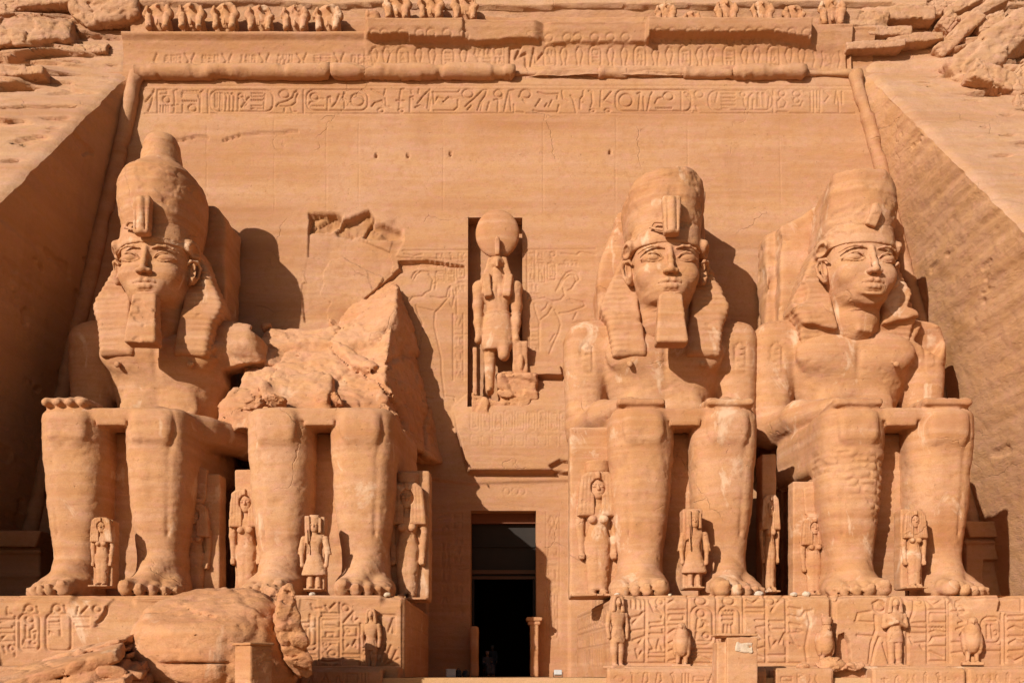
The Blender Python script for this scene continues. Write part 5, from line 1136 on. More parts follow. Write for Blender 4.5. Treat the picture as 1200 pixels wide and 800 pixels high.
# falcons, small statues on the ledge
def falcon(px, pb, pt, d, lab, turn=0, legs=True, crown=False, worn=0):
    base = W(px, pb, d); base[2] = max(base[2], ZL); hgt = (pb - pt) * d / F; k = hgt / 2.0
    G = empty("falcon_statue", tuple(base), radians(turn)); G.scale = (k, k, k); tag(G, lab, "falcon statue", "falcon statues on the ledge")
    b = SDF((-.9, -.9, -.05), (.9, 1.0, 2.3), .035)
    b.ell((0, .0, 1.05), (.36, .40, .62), rot=rotm(-14, 0, 0)); b.ell((0, -.08, 1.45), (.30, .30, .28), .12); b.cap((0, -.12, 1.5), (0, -.12, 1.78), .2, .19, .1)
    b.ell((0, -.15, 1.80), (.19, .22, .18), .05); b.cap((0, -.33, 1.80), (0, -.44, 1.70), .06, .025, .04)
    for q in (-1, 1):
        b.ell((q * .28, .10, 1.0), (.14, .30, .58), .05, rot=rotm(-16, 0, q * 6)); b.cap((q * .16, .02, .62), (q * .17, -.06, .14), .13, .09, .06); b.chain([(q * .17, -.05, .12), (q * .18, -.30, .09)], [.09, .07], .03)
    b.prism([(-.14, .75), (.14, .75), (.2, .06), (-.2, .06)], .12, .34, .04, .08)
    link("body", mesh_from("body", *weather(*b.arrays(), strata=.01, lump=.05, grit=.015, scale=1.6, seed=int(px))), M_FIG, G)
    p = SDF((-.6, -.6, -.1), (.6, .6, .2), .04); p.box((0, 0, .03), (.42, .42, .07), .02); link("base", mesh_from("base", *p.arrays()), M_FIG, G)
    if crown:
        c = SDF((-.4, -.5, 1.8), (.4, .3, 2.6), .035); c.loft([(1.92, .2, -.34, .05), (2.15, .24, -.38, .08), (2.3, .26, -.4, .12)], n=2.2, cap=.03); c.box((0, .02, 2.35), (.18, .08, .14), .03, .03); link("crown", mesh_from("crown", *weather(*c.arrays(), lump=.03, scale=1.6)), M_FIG, G)
falcon(799, 781, 729, 37.72, "standing falcon statue on the ledge between the doorway and the block pillar", turn=-14)
falcon(967, 779, 730, 37.7, "worn crowned falcon statue beside a dark hole at the joint of two pedestals", turn=8, crown=True)
falcon(1139, 778, 722, 37.72, "standing falcon statue on the ledge at the far right", turn=-18)
def mummy(px, pb, pt, d, lab, cat, wide=1.0, arms=True, turn=0):
    base = W(px, pb, d); hgt = (pb - pt) * d / F; k = hgt / 2.4
    G = empty("small_statue", tuple(base), radians(turn)); G.scale = (k * wide, k, k); tag(G, lab, cat, "small standing statues on the ledge")
    b = SDF((-.7, -.6, -.05), (.7, .5, 2.6), .03)
    for q in (-1, 1): b.chain([(q * .12, 0, 1.05), (q * .13, -.02, .55), (q * .12, -.04, .1)], [.17, .12, .09], .05); b.chain([(q * .12, -.04, .08), (q * .13, -.25, .06)], [.08, .06], .03)
    b.loft([(.85, .26, -.2, .14), (1.2, .25, -.2, .14), (1.35, .2, -.17, .12), (1.7, .32, -.2, .14), (1.88, .30, -.14, .12), (1.96, .15, -.1, .08)], n=2.3, cap=.05, k=.05)
    b.cap((0, -.02, 1.9), (0, -.03, 2.05), .10, .10, .04); b.ell((0, -.05, 2.20), (.15, .17, .19), .04); b.cap((0, -.22, 2.22), (0, -.24, 2.15), .02, .03, .02)
    for q in (-1, 1):
        if arms: b.chain([(q * .34, -.02, 1.78), (q * .38, -.06, 1.42), (q * -.02, -.26, 1.55)], [.09, .08, .06], .04)
        else: b.chain([(q * .34, -.02, 1.78), (q * .40, -.02, 1.4), (q * .36, -.06, 1.02)], [.1, .08, .07], .04)
    link("body", mesh_from("body", *weather(*b.arrays(), strata=.01, lump=.05, grit=.015, scale=1.6, seed=int(px))), M_FIG, G)
    w = SDF((-.5, -.4, 1.6), (.5, .4, 2.6), .03); w.prism([(0, 2.46), (.17, 2.42), (.24, 2.2), (.27, 1.86), (.12, 1.86), (.11, 2.1), (-.11, 2.1), (-.12, 1.86), (-.27, 1.86), (-.24, 2.2), (-.17, 2.42)], -.16, .16, .04); w.ell((0, -.18, 2.2), (.12, .16, .15), .02, 's')
    link("headcloth", mesh_from("headcloth", *weather(*w.arrays(), lump=.03, scale=1.6)), M_FIG, G)
    p = SDF((-.6, -.6, -.1), (.6, .6, .2), .04); p.box((0, 0, .02), (.4, .38, .06), .02); link("base", mesh_from("base", *p.arrays()), M_FIG, G)
mummy(435, 788, 714, 37.8, "slim worn statue on the ledge in front of the ruined giant's pedestal", "statue", wide=.85, arms=False)
mummy(723, 782, 698, 37.8, "worn statue at the corner of the pedestal nearest the doorway", "statue", wide=.9, arms=False, turn=20)
mummy(1048, 781, 700, 37.8, "small statue with crossed arms standing on the right half of the ledge", "statue", wide=1.0)

# baboons
def baboon_mesh():
    b = SDF((-1.2, -.9, -.05), (1.2, .7, 1.9), .04)
    b.ell((0, .1, .75), (.52, .40, .62)); b.ell((0, -.02, 1.22), (.40, .34, .34), .1)
    b.ell((0, -.22, 1.30), (.20, .22, .17), .04); b.cap((0, -.36, 1.25), (0, -.52, 1.18), .12, .085, .05)
    for q in (-1, 1):
        b.ell((q * .09, -.38, 1.38), (.05, .05, .04), .02, 's'); b.ell((q * .24, .0, 1.25), (.24, .22, .34), .1)
        b.chain([(q * .46, .15, .35), (q * .50, -.28, .72), (q * .46, -.42, .22)], [.22, .20, .15], .08); b.ell((q * .46, -.50, .10), (.15, .22, .10), .05)
        b.chain([(q * .36, .0, 1.22), (q * .62, -.12, .95), (q * .66, -.32, .85), (q * .56, -.38, 1.15)], [.24, .20, .16, .12], .08)
    b.cap((0, -.4, .5), (0, -.42, .32), .08, .06, .04)
    return b
bm0 = [mesh_from("baboon", *weather(*baboon_mesh().arrays(), strata=.01, lump=.14, grit=.03, chips=.08, scale=1.3, seed=s_)) for s_ in (3, 8, 14, 22, 31)]
bab = [(187, 40, 1, 'first'), (226, 40, 1, ''), (265, 40, 1, ''), (306, 42, 1, ''), (347, 42, 1, ''), (385, 42, 1, ''), (466, 29, 1, ''), (505, 27, .95, ''), (545, 28, .95, ''), (780, 28, .78, ''), (812, 28, .6, ''), (851, 28, .85, ''), (893, 29, .85, ''), (931, 31, .8, ''), (973, 34, 1.0, '')]
desc = ["leftmost baboon carving in the row along the top, beside a rock step", "second baboon carving from the left in the top row", "third baboon carving from the left in the top row", "fourth baboon carving from the left in the top row", "fifth baboon carving from the left in the top row", "sixth baboon carving from the left, last before the gap in the top row",
        "first baboon with raised arms right of the headless stump, top row", "middle baboon of the worn three above the broken cornice lip", "eroded baboon with a hollow body, last before the long bare stretch", "small broken baboon carving, first after the long bare stretch", "most damaged baboon carving, only a fragment beside a crack", "faint baboon carving, third after the long bare stretch", "faint baboon carving, third from the right in the top row", "faint baboon carving, second from the right in the top row", "rightmost baboon carving in the top row"]
for i, (px, pb, sc_, _) in enumerate(bab):
    o = link("baboon_statue", bm0[i % 5], M_FIG); b0 = W(px, pb, 51.4); o.location = (b0[0], 1.38 + (1 - sc_) * 1.1, b0[2] - .05); o.scale = (sc_ * .98, sc_ * (.9 if i < 9 else .75), sc_ * 1.08)
    tag(o, desc[i], "baboon statue", "row of baboons along the top")
s = SDF((-.7, -.6, -.05), (.7, .5, 1.4), .04); s.ell((.05, 0, .55), (.36, .3, .5)); s.ell((-.28, -.1, .6), (.15, .2, .45), .05); s.ell((.0, -.2, .15), (.3, .2, .15), .1); s.noise(.1, .4, 3, 4)
o = link("baboon_statue", mesh_from("baboon_stump", *s.arrays()), M_FIG); b0 = W(437, 32, 51.3); o.location = (b0[0], 1.4, b0[2] - .1); tag(o, "headless stump of a baboon, the smallest of the top row", "baboon statue", "row of baboons along the top")
# ------------------------------------------------------------------ broken rock of the second giant
def ruin():
    G = bpy.data.objects["colossus_statue.001"]
    lo, hi = (-14.6, -7.4, 12.4), (-3.6, 1.2, 23)
    a = SDF(lo, hi, .11); a.d[:] = -5
    a.half((-5.9, .25, 22.9), (-.50, -1.0, .80), .1); a.half((-5.0, 0, 18), (1, -.30, .25), .05); a.half((0, 1.0, 0), (0, 1, 0)); a.half((-11.6, 0, 0), (-1, -.2, .1)); a.half((0, -6.2, 13.5), (0, -1, .25), .2)
    b = SDF(lo, hi, .11); b.d[:] = -5
    b.half((-9, -1.0, 20.0), (-.05, -.95, .85), .1); _ = 0; b.half((-5.0, 0, 18), (1, -.3, .25)); b.half((0, 1.0, 0), (0, 1, 0)); b.half((0, -5.6, 14.5), (.1, -1, .35), .2); b.half((-13.9, 0, 16), (-1, -.1, .25), .3); b.half((0, -.4, 19.8), (0, -.2, 1), .1)
    a.d = np.minimum(a.d, b.d)
    for c_, r_, ro in (((-12.6, -4.2, 14.2), (1.3, 1.2, 1.0), (12, -22, 0)), ((-7.4, -4.6, 14.2), (1.7, 1.2, 1.3), (38, -6, 8))):
        a.box(c_, r_, .12, .18, rot=rotm(*ro))
    a.half((0, 0, 12.95), (0, 0, -1), .05)
    a.facet(.26, 3.0, 5, .16, (1, 1, .8)); a.facet(.07, 1.3, 8, .06); a.noise(.16, 3.0, 3, 12); a.noise(.05, .7, 4, 13)
    V, Q = a.arrays(); V = V - np.array([G.location.x, 0, PZ], np.float32); V, Q = weather(V, Q, off=tuple(G.location), strata=.02, lump=.06, grit=.03)
    o = link("shattered_rock", mesh_from("shattered_rock", V, Q), M_ROCK, G); o["label"] = "shattered rock left of the fallen torso"
ruin()
def rock(c, r, lab, seed, name="fallen_rock", cat="rock", mat=None, rot=(0, 0, 0), planes=7, h=None, facet=.16, noise=.12, group=None, core='box', tight=.80, crack=.06):
    r = np.array(r, float); h = h or max(.035, r.max() / 26); s = SDF(-r * 1.35 - .2, r * 1.35 + .2, h)
    if core == 'box': s.box((0, 0, 0), r, min(r) * .25)
    else: s.ell((0, 0, 0), r)
    rg_ = random.Random(seed)
    for i in range(planes):
        n = np.array([rg_.gauss(0, 1), rg_.gauss(0, 1), rg_.gauss(0, .8)]); n /= np.linalg.norm(n); s.half(n * r * tight * rg_.uniform(.9, 1.15), n / r * r.min(), .02 * r.min())
    m = float(r.min()); s.facet(facet * m, m * 1.7, seed, crack * m); s.facet(facet * .5 * m, m * .7, seed + 2, crack * .5 * m); s.noise(noise * m * .4, m * 1.8, 3, seed + 3); s.noise(noise * m * .3, m * .35, 3, seed + 4)
    V, Q = s.arrays(); R_ = rotm(*rot).astype(np.float32); V = V @ R_.T; V, Q = weather(V, Q, off=tuple(c), strata=.075 * m, lump=.03 * m, grit=.03 * min(m, 1))
    o = link(name, mesh_from(name, V, Q), mat or M_ROCK, None, tuple(c)); return tag(o, lab, cat, group)
GB = "fallen blocks of the ruined giant"
s = SDF((-3.4, -3.2, -2.2), (3.4, 3.2, 2.6), .09)                      # the great drum that was head and crown
s.loft([(-1.6, 2.55, -2.4, 2.4), (-.9, 2.75, -2.6, 2.6), (.2, 2.75, -2.6, 2.6), (1.1, 2.35, -2.2, 2.2), (1.9, 1.4, -1.2, 1.4)], n=2.1, cap=.4)
s.half((0, -.4, 1.55), (-.12, -.5, 1), .25); s.half((2.3, -1, .5), (1, -.4, .3), .15); s.facet(.08, 2.6, 4, .06); s.facet(.02, .8, 6, .02); s.noise(.12, 2.5, 3, 9)
s.box((-.2, -2.55, -.75), (3.2, .25, .04), .02, .06, 's')
V, Q = s.arrays(); V, Q = weather(V, Q, strata=.02, lump=.06, grit=.025); c = W(256, 752, 32.5)
o = link("fallen_rock", mesh_from("fallen_rock", V, Q), M_ROCK, None, tuple(c)); tag(o, "huge rounded fallen block with a broken top, biggest rock at the bottom left", "rock", GB)
rock(W(337, 742, 31.8), (.42, 1.2, 1.55), "upright broken slab leaning on the right side of the huge rounded block", 21, rot=(0, -14, 20), group=GB)
rock(W(322, 703, 33.4), (.55, .7, .42), "jagged block lying on top of the huge rounded block", 12, rot=(10, 18, 10), group=GB)
rock(W(215, 722, 34.6), (1.2, .9, .55), "sloping block behind the left shoulder of the huge rounded block", 33, rot=(-8, -24, 5), group=GB)
def layered(c, L, D, n, th, rot, seed, lab):
    """a fallen block of thin beds, its edges stepping back unevenly"""
    rg_ = random.Random(seed); H = n * th; s = SDF((-L * 1.25, -D * 1.3, -H), (L * 1.25, D * 1.3, H), .06)
    for i in range(n):
        z = -H / 2 + (i + .5) * th; a0 = rg_.uniform(.72, 1.0) * L; a1 = rg_.uniform(.72, 1.0) * L * (1 - .25 * i / n); dd = D * rg_.uniform(.75, 1.0)
        s.box(((a1 - a0) / 2, rg_.uniform(-.1, .1), z), ((a0 + a1) / 2, dd, th * .52), th * .2, .03, rot=rotm(rg_.uniform(-3, 3), rg_.uniform(-3, 3), rg_.uniform(-10, 10)))
    s.facet(.06, 1.3, seed, .05, (1, 1, .4)); s.noise(.08, .9, 4, seed)
    V, Q = s.arrays(); V = V @ rotm(*rot).astype(np.float32).T; V, Q = weather(V, Q, off=tuple(c), strata=.03, lump=.03, grit=.015)
    tag(link("fallen_rock", mesh_from("fallen_rock", V, Q), M_ROCK, None, tuple(c)), lab, "rock", GB)
layered(W(62, 800, 29.5), 3.0, 1.6, 4, .30, (16, -12, 6), 5, "long banded slab sloping along the bottom left corner")
layered(W(128, 770, 31.5), 1.7, 1.3, 4, .26, (10, -16, -8), 9, "tilted layered slab behind the long banded one, its dark broken end to the right")
layered(W(150, 800, 29.8), .9, 1.0, 4, .28, (10, 10, 20), 14, "layered block wedged between the banded slab and the huge rounded block")
GC = "boulders on the cliff beside the temple"
for i, (px, py, r, rot, lab) in enumerate([
    (1094, 15, (.38, .7, .60), (0, -20, 0), "small rounded end of the topmost slab on the right cliff"),
    (1124, 13, (1.3, .7, .30), (0, -27, 0), "topmost long slab slanting on the right cliff"),
    (1140, 24, (1.9, .7, .30), (0, -25, 0), "second long slab slanting under the topmost one, right cliff"),
    (1108, 32, (.55, .6, .45), (0, -50, 0), "knob of rock between the slanting slabs, right cliff"),
    (1119, 46, (1.65, .6, .40), (0, -44, 0), "greyish slab standing most steeply on the right cliff"),
    (1156, 33, (.85, .6, .36), (0, -22, 0), "short block right of the steep greyish slab, right cliff"),
    (1155, 68, (2.5, .9, 1.0), (0, -34, 0), "big smooth mass of rock under the slanting slabs, right cliff"),
    (1186, 48, (1.9, .8, .75), (0, -30, 0), "smooth rock at the right edge above the dark hollow"),
    (1163, 100, (1.5, .8, .50), (0, 22, 0), "low rock below the big smooth mass, right cliff"),
    (1196, 102, (1.2, .9, .80), (0, -44, 0), "steep boulder at the right edge with a dark gap beneath"),
    (1200, 132, (.8, .6, .40), (0, 20, 0), "small stone lowest at the right edge of the cliff"),
    (1008, 30, (1.4, .6, .50), (0, 3, 0), "broad broken ledge stone beside the rightmost baboon"),
    (1050, 22, (2.0, .6, .42), (0, 2, 0), "long bedded ledge stone along the top, right of the baboons"),
    (1032, 44, (1.5, .6, .26), (0, 0, 0), "ledge stone over a dark gap right of the cornice"),
    (1068, 52, (1.5, .6, .24), (0, -4, 0), "thin ledge stone running to the slanting slabs"),
    (1022, 60, (1.6, .6, .22), (0, -3, 0), "lowest ledge stone where the right moulding begins")]):
    c = W(px, py, 51.3 - .012 * py); yy = cliff_y(np.array([c[0]]), np.array([c[2]]), 1)[0]; c = W(px, py, 50 + min(yy, 2.4) + (.15 if px > 1080 else -.05)); rock(c, r, lab, 40 + i, name="cliff_boulder", cat="boulder", mat=M_CLIFF, rot=rot, group=GC, core='box', planes=2, facet=.10, crack=.08, tight=1.15, noise=.10)
for i, (px, py, r, rot, lab) in enumerate([
    (40, 45, (2.2, .9, .8), (0, -8, 0), "broad flat-faced cliff block at the top left"),
    (12, 20, (1.2, .9, .5), (0, -14, 0), "overhanging cliff block in the very top left corner"),
    (60, 10, (1.5, .9, .4), (0, -6, 0), "thin cliff block along the top edge, left"),
    (128, 18, (1.9, 1.0, 1.1), (0, -12, 0), "tall cliff block whose right side drops beside the leftmost baboon"),
    (108, 62, (1.0, .5, .35), (0, -6, 0), "small cliff block above the upper corner of the left side wall"),
    (25, 92, (1.5, .7, .30), (0, 2, 0), "low rounded cliff block at the left edge over a dark hollow")]):
    c = W(px, py, 51); yy = cliff_y(np.array([c[0]]), np.array([c[2]]), -1)[0]; c = W(px, py, 50 + yy + .35); rock(c, r, lab, 60 + i, name="cliff_block", cat="cliff block", mat=M_CLIFF, rot=rot, group="blocks on the left cliff", planes=3, facet=.12, crack=.05, tight=1.0)
# whitish stones left on the pedestals
for i, (px, py, d, r, lab) in enumerate([(366, 696, 38.3, .20, "white stone below the small prince of the ruined giant"), (454, 697, 38.3, .20, "white stone on the right corner of the ruined giant's pedestal"), (723, 696, 38.3, .18, "white stone at the feet of the large queen"), (889, 694, 38.4, .30, "largest white stone, in the gap between the two right-hand giants"), (930, 696, 38.2, .20, "white stone below the slab-backed queen"), (945, 695, 38.2, .24, "white stone beside the big foot of the beardless giant"), (785, 697, 38.2, .13, "tiny white stone under the bearded giant's foot")]):
    r *= .62; c = W(px, py, d); c[2] = PZ + r * .45; rock(c, (r * 1.2, r, r * .8), lab, 90 + i, name="white_stone", cat="stone", mat=M_PALE, group="whitish stones on the pedestals", core='ell')
for px, py, d, r, lab in ((975, 799, 35.2, .55, "pale rounded boulder at the bottom edge, right of the block pillar"), (1000, 798, 35.4, .4, "smaller boulder beside the pale rounded one at the bottom edge"), (941, 798, 35.4, .26, "grey stone left of the pale boulder at the bottom edge")):
    c = W(px, py, 35.9); r *= .8; c[2] = 1.93 + r * .35; rock(c, (r * 1.3, r * .7, r * .6), lab, int(px), mat=M_ROCK, core='ell', group="boulders at the bottom edge")

# ------------------------------------------------------------------ block pillars
G = empty("block_pillar", tuple(W(861, 800, 34.5) * np.array([1, 1, 0]) + np.array([0, 0, 1.58]))); tag(G, "plain block pillar with a chipped pale patch in front of the pedestal right of the doorway", "pillar")
s = SDF((-1.1, -.8, -1.75), (1.1, .9, 1.9), .04); s.box((.16, 0, -.07), (.56, .5, 1.53), .02); s.box((-.52, .1, -.14), (.2, .42, 1.45), .02); s.noise(.02, .5, 3, 3); link("shaft", mesh_from("shaft", *weather(*s.arrays(), lump=.02, strata=.01)), M_STATUE, G)
s = SDF((-1.1, -.8, 1.2), (1.1, .9, 2.0), .03); s.box((-.02, .02, 1.57), (.74, .55, .05), .02); s.box((-.25, .1, 1.50), (.35, .5, .04), .02); s.half((0, 0, 1.66), (-.06, 0, 1), .02); s.noise(.03, .4, 4, 5); link("cap", mesh_from("cap", *s.arrays()), M_STATUE, G)
s = SDF((-.7, -.8, .6), (1.0, -.3, 1.5), .03); s.box((.22, -.505, 1.12), (.30, .03, .17), .02, rot=rotm(0, 6, 0)); s.noise(.07, .25, 3, 8); link("plaster_patch", mesh_from("plaster_patch", *s.arrays()), M_PALE, G)
G = empty("stone_post", tuple(W(297, 800, 29.5) * np.array([1, 1, 0]) + np.array([0, 0, .45])), radians(-38)); tag(G, "square stone post with a thin cap in front of the huge rounded rock", "post")
s = SDF((-.7, -.7, -.6), (.7, .7, 2.4), .035); s.box((0, 0, .80), (.42, .42, 1.37), .02); link("shaft", mesh_from("shaft", *weather(*s.arrays(), lump=.02, strata=.008)), M_STATUE, G)
s = SDF((-.7, -.7, 1.9), (.7, .7, 2.5), .03); s.box((0, 0, 2.20), (.47, .47, .05), .02); link("cap", mesh_from("cap", *weather(*s.arrays(), lump=.01)), M_STATUE, G)
for px, top, hw, cap_, lab in ((626, 722, .22, 1, "slim capped post at the right side of the doorway"), (556, 733, .22, 0, "low uncapped stone stub at the left side of the doorway")):
    b = W(px, 792, 48.8); G = empty("door_post", (b[0], b[1], 1.58)); tag(G, lab, "post"); hh = (792 - top) * 48.8 / F
    s = SDF((-.6, -.7, -.1), (.6, .7, hh + .3), .05); s.box((0, 0, hh / 2), (hw, .4, hh / 2), .03 if cap_ else .12); link("shaft", mesh_from("shaft", *weather(*s.arrays(), lump=.02, strata=.01)), M_STATUE, G)
    if cap_: s = SDF((-.7, -.8, hh - .6), (.7, .8, hh + .3), .04); s.box((0, 0, hh - .12), (hw + .2, .52, .10), .03); s.box((0, 0, hh - .32), (hw + .10, .45, .10), .06); link("cap", mesh_from("cap", *weather(*s.arrays(), lump=.02)), M_STATUE, G)

# ------------------------------------------------------------------ doorway fittings and the dark hall
M_WOODR = plain("reddish beam wood", (.20, .07, .03)); M_BOARD = plain("dark boards", (.028, .02, .014)); M_BAR = plain("worn wooden bar", (.11, .055, .03)); M_HALL = plain("hall stone darkened as shade", (.10, .05, .028), .95)  # hall stone: sandstone colour darkened, the shade indoors is put into the colour
def boxmesh(name, x0, x1, y0, y1, z0, z1, mat, parent=None, off=(0, 0, 0), inward=False, openf=False):
    V = np.array([(x, y, z) for z in (z0, z1) for y in (y0, y1) for x in (x0, x1)], float) - np.array(off)
    Q = [[0, 2, 3, 1], [4, 5, 7, 6], [0, 1, 5, 4], [2, 6, 7, 3], [0, 4, 6, 2], [1, 3, 7, 5]]
    if openf: Q.pop(2)
    Q = np.array(Q)
    if inward: Q = Q[:, ::-1]
    return link(name, mesh_from(name, V, Q, False), mat, parent)
yd = face_y(5) + 1.69
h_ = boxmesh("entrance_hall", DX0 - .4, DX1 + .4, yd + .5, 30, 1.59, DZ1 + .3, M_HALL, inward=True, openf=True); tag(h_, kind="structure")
D = empty("door_frame", ((DX0 + DX1) / 2, yd, 1.58)); tag(D, "dark wooden door frame with boarded upper part, open below, filling the temple doorway", "door frame")
o_ = tuple(D.location); zt = lambda py: (HY - py) * (yd + 50) / F + CZ
boxmesh("lintel_beam", DX0 - .1, DX1 + .1, yd - .35, yd + .1, zt(614), DZ1 + .15, M_WOODR, D, o_)
boxmesh("board_panel", DX0 - .05, DX1 + .05, yd, yd + .08, zt(676), zt(614) - .01, M_BOARD, D, o_)
for a, b, dd, m in ((638.5, 641, .10, M_BOARD), (668, 672.5, .22, M_BAR), (675, 678.5, .12, M_BAR)): boxmesh("cross_bar", DX0 - .04, DX1 + .04, yd - dd, yd - .005, zt(b), zt(a), m, D, o_)
for x in (DX0, DX1 - .16): boxmesh("jamb", x + .01, x + .15, yd - .08, yd + .12, 1.59, zt(679), M_BOARD, D, o_)

# ------------------------------------------------------------------ people and bags by the door
M_SKIN = plain("skin", (.20, .10, .06)); M_CLOTH = plain("dark robe cloth", (.045, .04, .045)); M_TUR = plain("grey scarf cloth", (.12, .11, .11)); M_CARD = plain("pale box card", (.45, .42, .38)); M_BAG = plain("black bag cloth", (.02, .02, .024))
def person(loc, seated, lab, turn):
    G = empty("person", tuple(loc), radians(turn)); tag(G, lab, "person", None)
    b = SDF((-.5, -.95, -.02), (.5, .5, 1.9), .022); dz = -.42 if seated else 0.0
    b.loft([(.90 + dz, .17, -.12, .13), (1.15 + dz, .15, -.11, .11), (1.38 + dz, .20, -.12, .12), (1.47 + dz, .13, -.08, .1)], n=2.3, cap=.05)
    b.cap((0, 0, 1.45 + dz), (0, -.01, 1.56 + dz), .055, .052, .03); b.ell((0, -.03, 1.67 + dz), (.078, .098, .12), .02); b.cap((0, -.12, 1.67 + dz), (0, -.135, 1.64 + dz), .012, .016, .015)
    for q in (-1, 1):
        b.ell((q * .082, 0, 1.66 + dz), (.012, .022, .034), .008)
        if seated:
            b.chain([(q * .10, .02, .50), (q * .14, -.42, .50), (q * .14, -.44, .10)], [.095, .07, .05], .04); hand = (q * .14, -.36, .62)
        else:
            b.chain([(q * .09, 0, .92), (q * .10, -.01, .50), (q * .10, .02, .10)], [.095, .068, .05], .04); hand = (q * .27, -.08, .82)
        fy = -.44 if seated else 0
        b.chain([(q * .12, fy + .03, .05), (q * .14, fy - .16, .035)], [.045, .035], .02)
        sh = (q * .20, 0, 1.40 + dz); el = (q * .26, .0 if not seated else -.06, 1.12 + dz)
        b.chain([sh, el, hand], [.058, .045, .032], .03); b.ell(hand, (.035, .04, .05), .01)
        for f in range(4): b.cap((hand[0] + (f - 1.5) * .017, hand[1] - .02, hand[2] - .03), (hand[0] + (f - 1.5) * .018, hand[1] - .045, hand[2] - .075), .0095, .008, .004)
        b.cap((hand[0] - q * .03, hand[1] - .02, hand[2]), (hand[0] - q * .05, hand[1] - .05, hand[2] - .03), .011, .009, .006)
    link("body", mesh_from("body", *b.arrays()), M_SKIN, G)
    r = SDF((-.55, -.95, .1), (.55, .5, 1.6), .025)
    r.loft([(.86 + dz, .21, -.16, .17), (1.15 + dz, .19, -.14, .14), (1.38 + dz, .23, -.15, .14), (1.48 + dz, .14, -.1, .12)], n=2.3, cap=.05)
    for q in (-1, 1):
        if seated: r.chain([(q * .09, .02, .52), (q * .13, -.40, .52), (q * .13, -.44, .22)], [.13, .12, .13], .06)
        r.chain([(q * .20, 0, 1.40 + dz), (q * .27, -.02, 1.12 + dz), (q * .24 if not seated else q * .17, -.07 if not seated else -.28, .92 if not seated else .66)], [.075, .068, .06], .03)
    if not seated: r.loft([(.18, .24, -.2, .2), (.95, .20, -.16, .17)], n=2.1, k=.05, cap=.03)
    link("robe", mesh_from("robe", *r.arrays()), M_CLOTH, G)
    t_ = SDF((-.2, -.25, 1.5 + dz), (.2, .25, 1.95 + dz), .014); t_.ell((0, .01, 1.73 + dz), (.10, .115, .08)); t_.ell((0, -.10, 1.66 + dz), (.065, .05, .07), .01, 's'); link("head_scarf", mesh_from("head_scarf", *t_.arrays()), M_TUR, G)
b = W(571, 792, 50.2); person((b[0], b[1], 1.595), True, "person in dark clothes sitting just inside the doorway, left side", 25)
G = empty("low_stool", (b[0], b[1] + .03, 1.595), radians(25)); tag(G, "low dark stool under the sitting person in the doorway", "stool")
s = SDF((-.3, -.3, .28), (.3, .3, .48), .02); s.box((0, .03, .37), (.2, .18, .025), .01); link("seat", mesh_from("seat", *s.arrays()), M_BAR, G)
for qx in (-.15, .15):
    for qy in (-.1, .16): s = SDF((qx - .08, qy - .08, -.02), (qx + .08, qy + .08, .4), .015); s.box((qx, qy, .18), (.022, .022, .18), .005); link("leg", mesh_from("leg", *s.arrays()), M_BAR, G)
b = W(576, 792, 54); person((b[0] + .05, b[1], 1.595), False, "person standing deeper inside the dark doorway behind the sitting one", -10)
def bag(px, d, w, hgt, lab, name, mat, cat, seed):
    b = W(px, 792, d); G = empty(name, (b[0], b[1], 1.585), radians(seed * 13)); tag(G, lab, cat)
    s = SDF((-w, -w, -.05), (w, w, hgt * 1.4), .018)
    if cat == "box": s.box((0, 0, hgt / 2), (w / 2, w * .4, hgt / 2), .008); link("carton", mesh_from("carton", *s.arrays()), mat, G); s = SDF((-w, -w, 0), (w, w, hgt * 1.4), .014); s.box((0, 0, hgt - .01), (w / 2 + .012, w * .4 + .012, .025), .006); link("lid", mesh_from("lid", *s.arrays()), mat, G)
    else:
        s.box((0, 0, hgt / 2), (w * .42, w * .3, hgt / 2), w * .2, taper=-.15); s.noise(.02, .15, 3, seed); link("pouch", mesh_from("pouch", *s.arrays()), mat, G)
        s = SDF((-w, -w, 0), (w, w, hgt * 1.5), .012); s.chain([(-.07, 0, hgt * .9), (-.04, 0, hgt * 1.15), (.04, 0, hgt * 1.15), (.07, 0, hgt * .9)], .014, .01); link("handle", mesh_from("handle", *s.arrays()), mat, G)
bag(528, 42, .42, .36, "pale carton standing in the shade left of the doorway", "carton", M_CARD, "box", 1)
bag(537, 42.3, .34, .34, "black bag right beside the pale carton", "bag", M_BAG, "bag", 3)
bag(546, 42.8, .42, .30, "black bag nearest the doorway", "bag", M_BAG, "bag", 5)
G = empty("floodlight", tuple(np.array([W(654, 792, 40)[0], -10, 1.585]))); tag(G, "small pale floodlight on the ground right of the doorway", "floodlight")
s = SDF((-.4, -.3, -.02), (.4, .3, .5), .018); s.box((0, 0, .2), (.17, .07, .12), .02, rot=rotm(-30, 0, 0)); link("housing", mesh_from("housing", *s.arrays()), M_CARD, G)
s = SDF((-.4, -.3, -.02), (.4, .3, .5), .014); s.chain([(-.2, 0, .22), (-.2, 0, .02), (.2, 0, .02), (.2, 0, .22)], .014, .005); link("bracket", mesh_from("bracket", *s.arrays()), M_BAG, G)

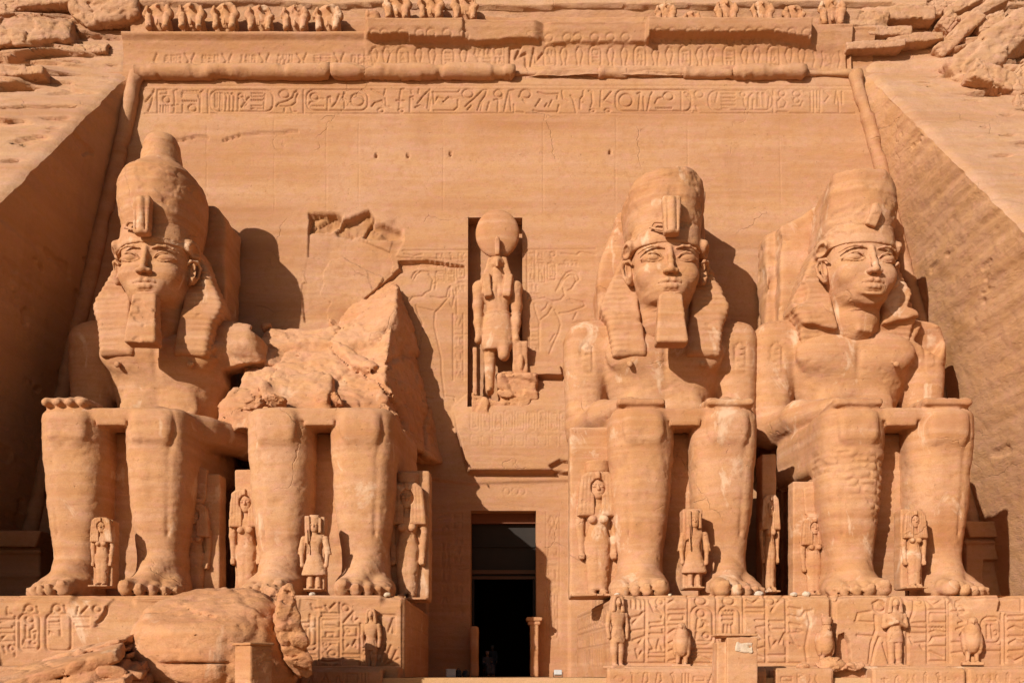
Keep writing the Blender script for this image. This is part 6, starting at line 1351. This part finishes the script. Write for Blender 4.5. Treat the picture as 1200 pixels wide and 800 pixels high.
# ------------------------------------------------------------------ side chapels in the deep shade at both ends
def chapel(x0, x1, zt_, y, lab, door):
    c = (x0 + x1) / 2; G = empty("side_chapel", (c, y, 1.58)); tag(G, lab, "chapel"); H = zt_ - 1.58; w = (x1 - x0) / 2
    s = SDF((-w - .5, -1.2, -.1), (w + .5, 2.6, H + .4), .09); s.box((0, 1.0, H / 2), (w, 1.3, H / 2), .04); s.box((0, -.3, H - 1.0), (w + .1, .16, .10), .05, .03)
    if door: s.box((.2, -.4, H / 2 - .9), (w * .45, .5, H / 2 - 1.0), .03, .02, 's')
    else: s.box((0, -.3, H - 2.2), (w + .1, .14, .08), .03, .03); s.box((0, -.3, H - 3.2), (w + .1, .14, .08), .03, .03)
    link("wall", mesh_from("wall", *weather(*s.arrays(), off=(c, y, 0), lump=.05, strata=.03)), M_WALL, G)
    s = SDF((-w - .7, -1.2, H - 1.2), (w + .7, 1.6, H + .5), .06)
    s.prism([(-w, H - .8), (w, H - .8), (w + .3, H), (-w - .3, H)], -.75, 1.0, .05, tilt=0); link("cornice", mesh_from("cornice", *weather(*s.arrays(), lump=.05)), M_WALL, G)
a_ = W(-30, 622, 46.5); b_ = W(44, 622, 46.5); chapel(a_[0], b_[0], a_[2], -3.0, "low wall with ledges in deep shade left of the far left giant", 0)
a_ = W(1146, 612, 48.4); b_ = W(1184, 612, 48.4); chapel(a_[0] - .6, b_[0] + .3, a_[2], -1.3, "small cornice-topped chapel front in the shade at the far right", 1)

# rubble slope that carries the fallen blocks
xs = axis((-30, -5.5, .12)); ys = axis((-24, -14.3, .12)); X, Y = np.meshgrid(xs, ys)
Z = 1.45 * sstep(-24, -17.5, Y) * sstep(-5.6, -8.5, X) + .22 * fbm(X * .5, Y * .5, 0, 4, 51) + .06 * fbm(X * 2, Y * 2, 0, 4, 52); Z = Z * sstep(-24, -22.5, Y) * sstep(-5.5, -6.5, X) - .02
nz, nx = X.shape; I = np.arange(nz * nx).reshape(nz, nx); Q = np.stack([I[:-1, :-1], I[:-1, 1:], I[1:, 1:], I[1:, :-1]], -1).reshape(-1, 4)
o = link("terrain", mesh_from("terrain", np.stack([X, Y, Z], -1).reshape(-1, 3), Q), M_SAND); tag(o, kind="structure")

# rock shelf left standing in the lower right of the niche
a_ = FX((600, 452)); s = SDF((-2.2, -1.9, -2.2), (2.6, 2.2, 1.6), .07); s.box((.35, .1, -.55), (1.05, 1.1, 1.25), .12, rot=rotm(14, -3, 0)); s.box((-1.35, .1, -1.35), (1.0, 1.0, .75), .1, .2, rot=rotm(10, 12, 0))
s.facet(.12, 1.1, 6, .06); s.noise(.10, 1.2, 4, 7); V, Q = s.arrays(); V, Q = weather(V, Q, strata=.03, lump=.04)
child(link("niche_shelf", mesh_from("niche_shelf", V + np.array([a_[0], face_y(a_[1]) + .30, a_[1]], np.float32), Q), M_ROCK), facade)
for i, (px, py, d, r, lab) in enumerate(((300, 474, 42.6, .35, "rubble stone on the ruined giant's left knee, nearest the first giant"), (318, 470, 42.8, .45, "larger rubble stone above the ruined giant's left knee"), (455, 484, 41.5, .32, "pale rubble chip on the outer edge of the ruined giant's right knee"), (395, 470, 43.5, .28, "rubble stone between the ruined giant's knees"))):
    rock(W(px, py, d), (r * 1.3, r, r * .7), lab, 120 + i, name="rubble_stone", cat="stone", group="rubble on the ruined giant's lap", rot=(10, i * 20, 0))
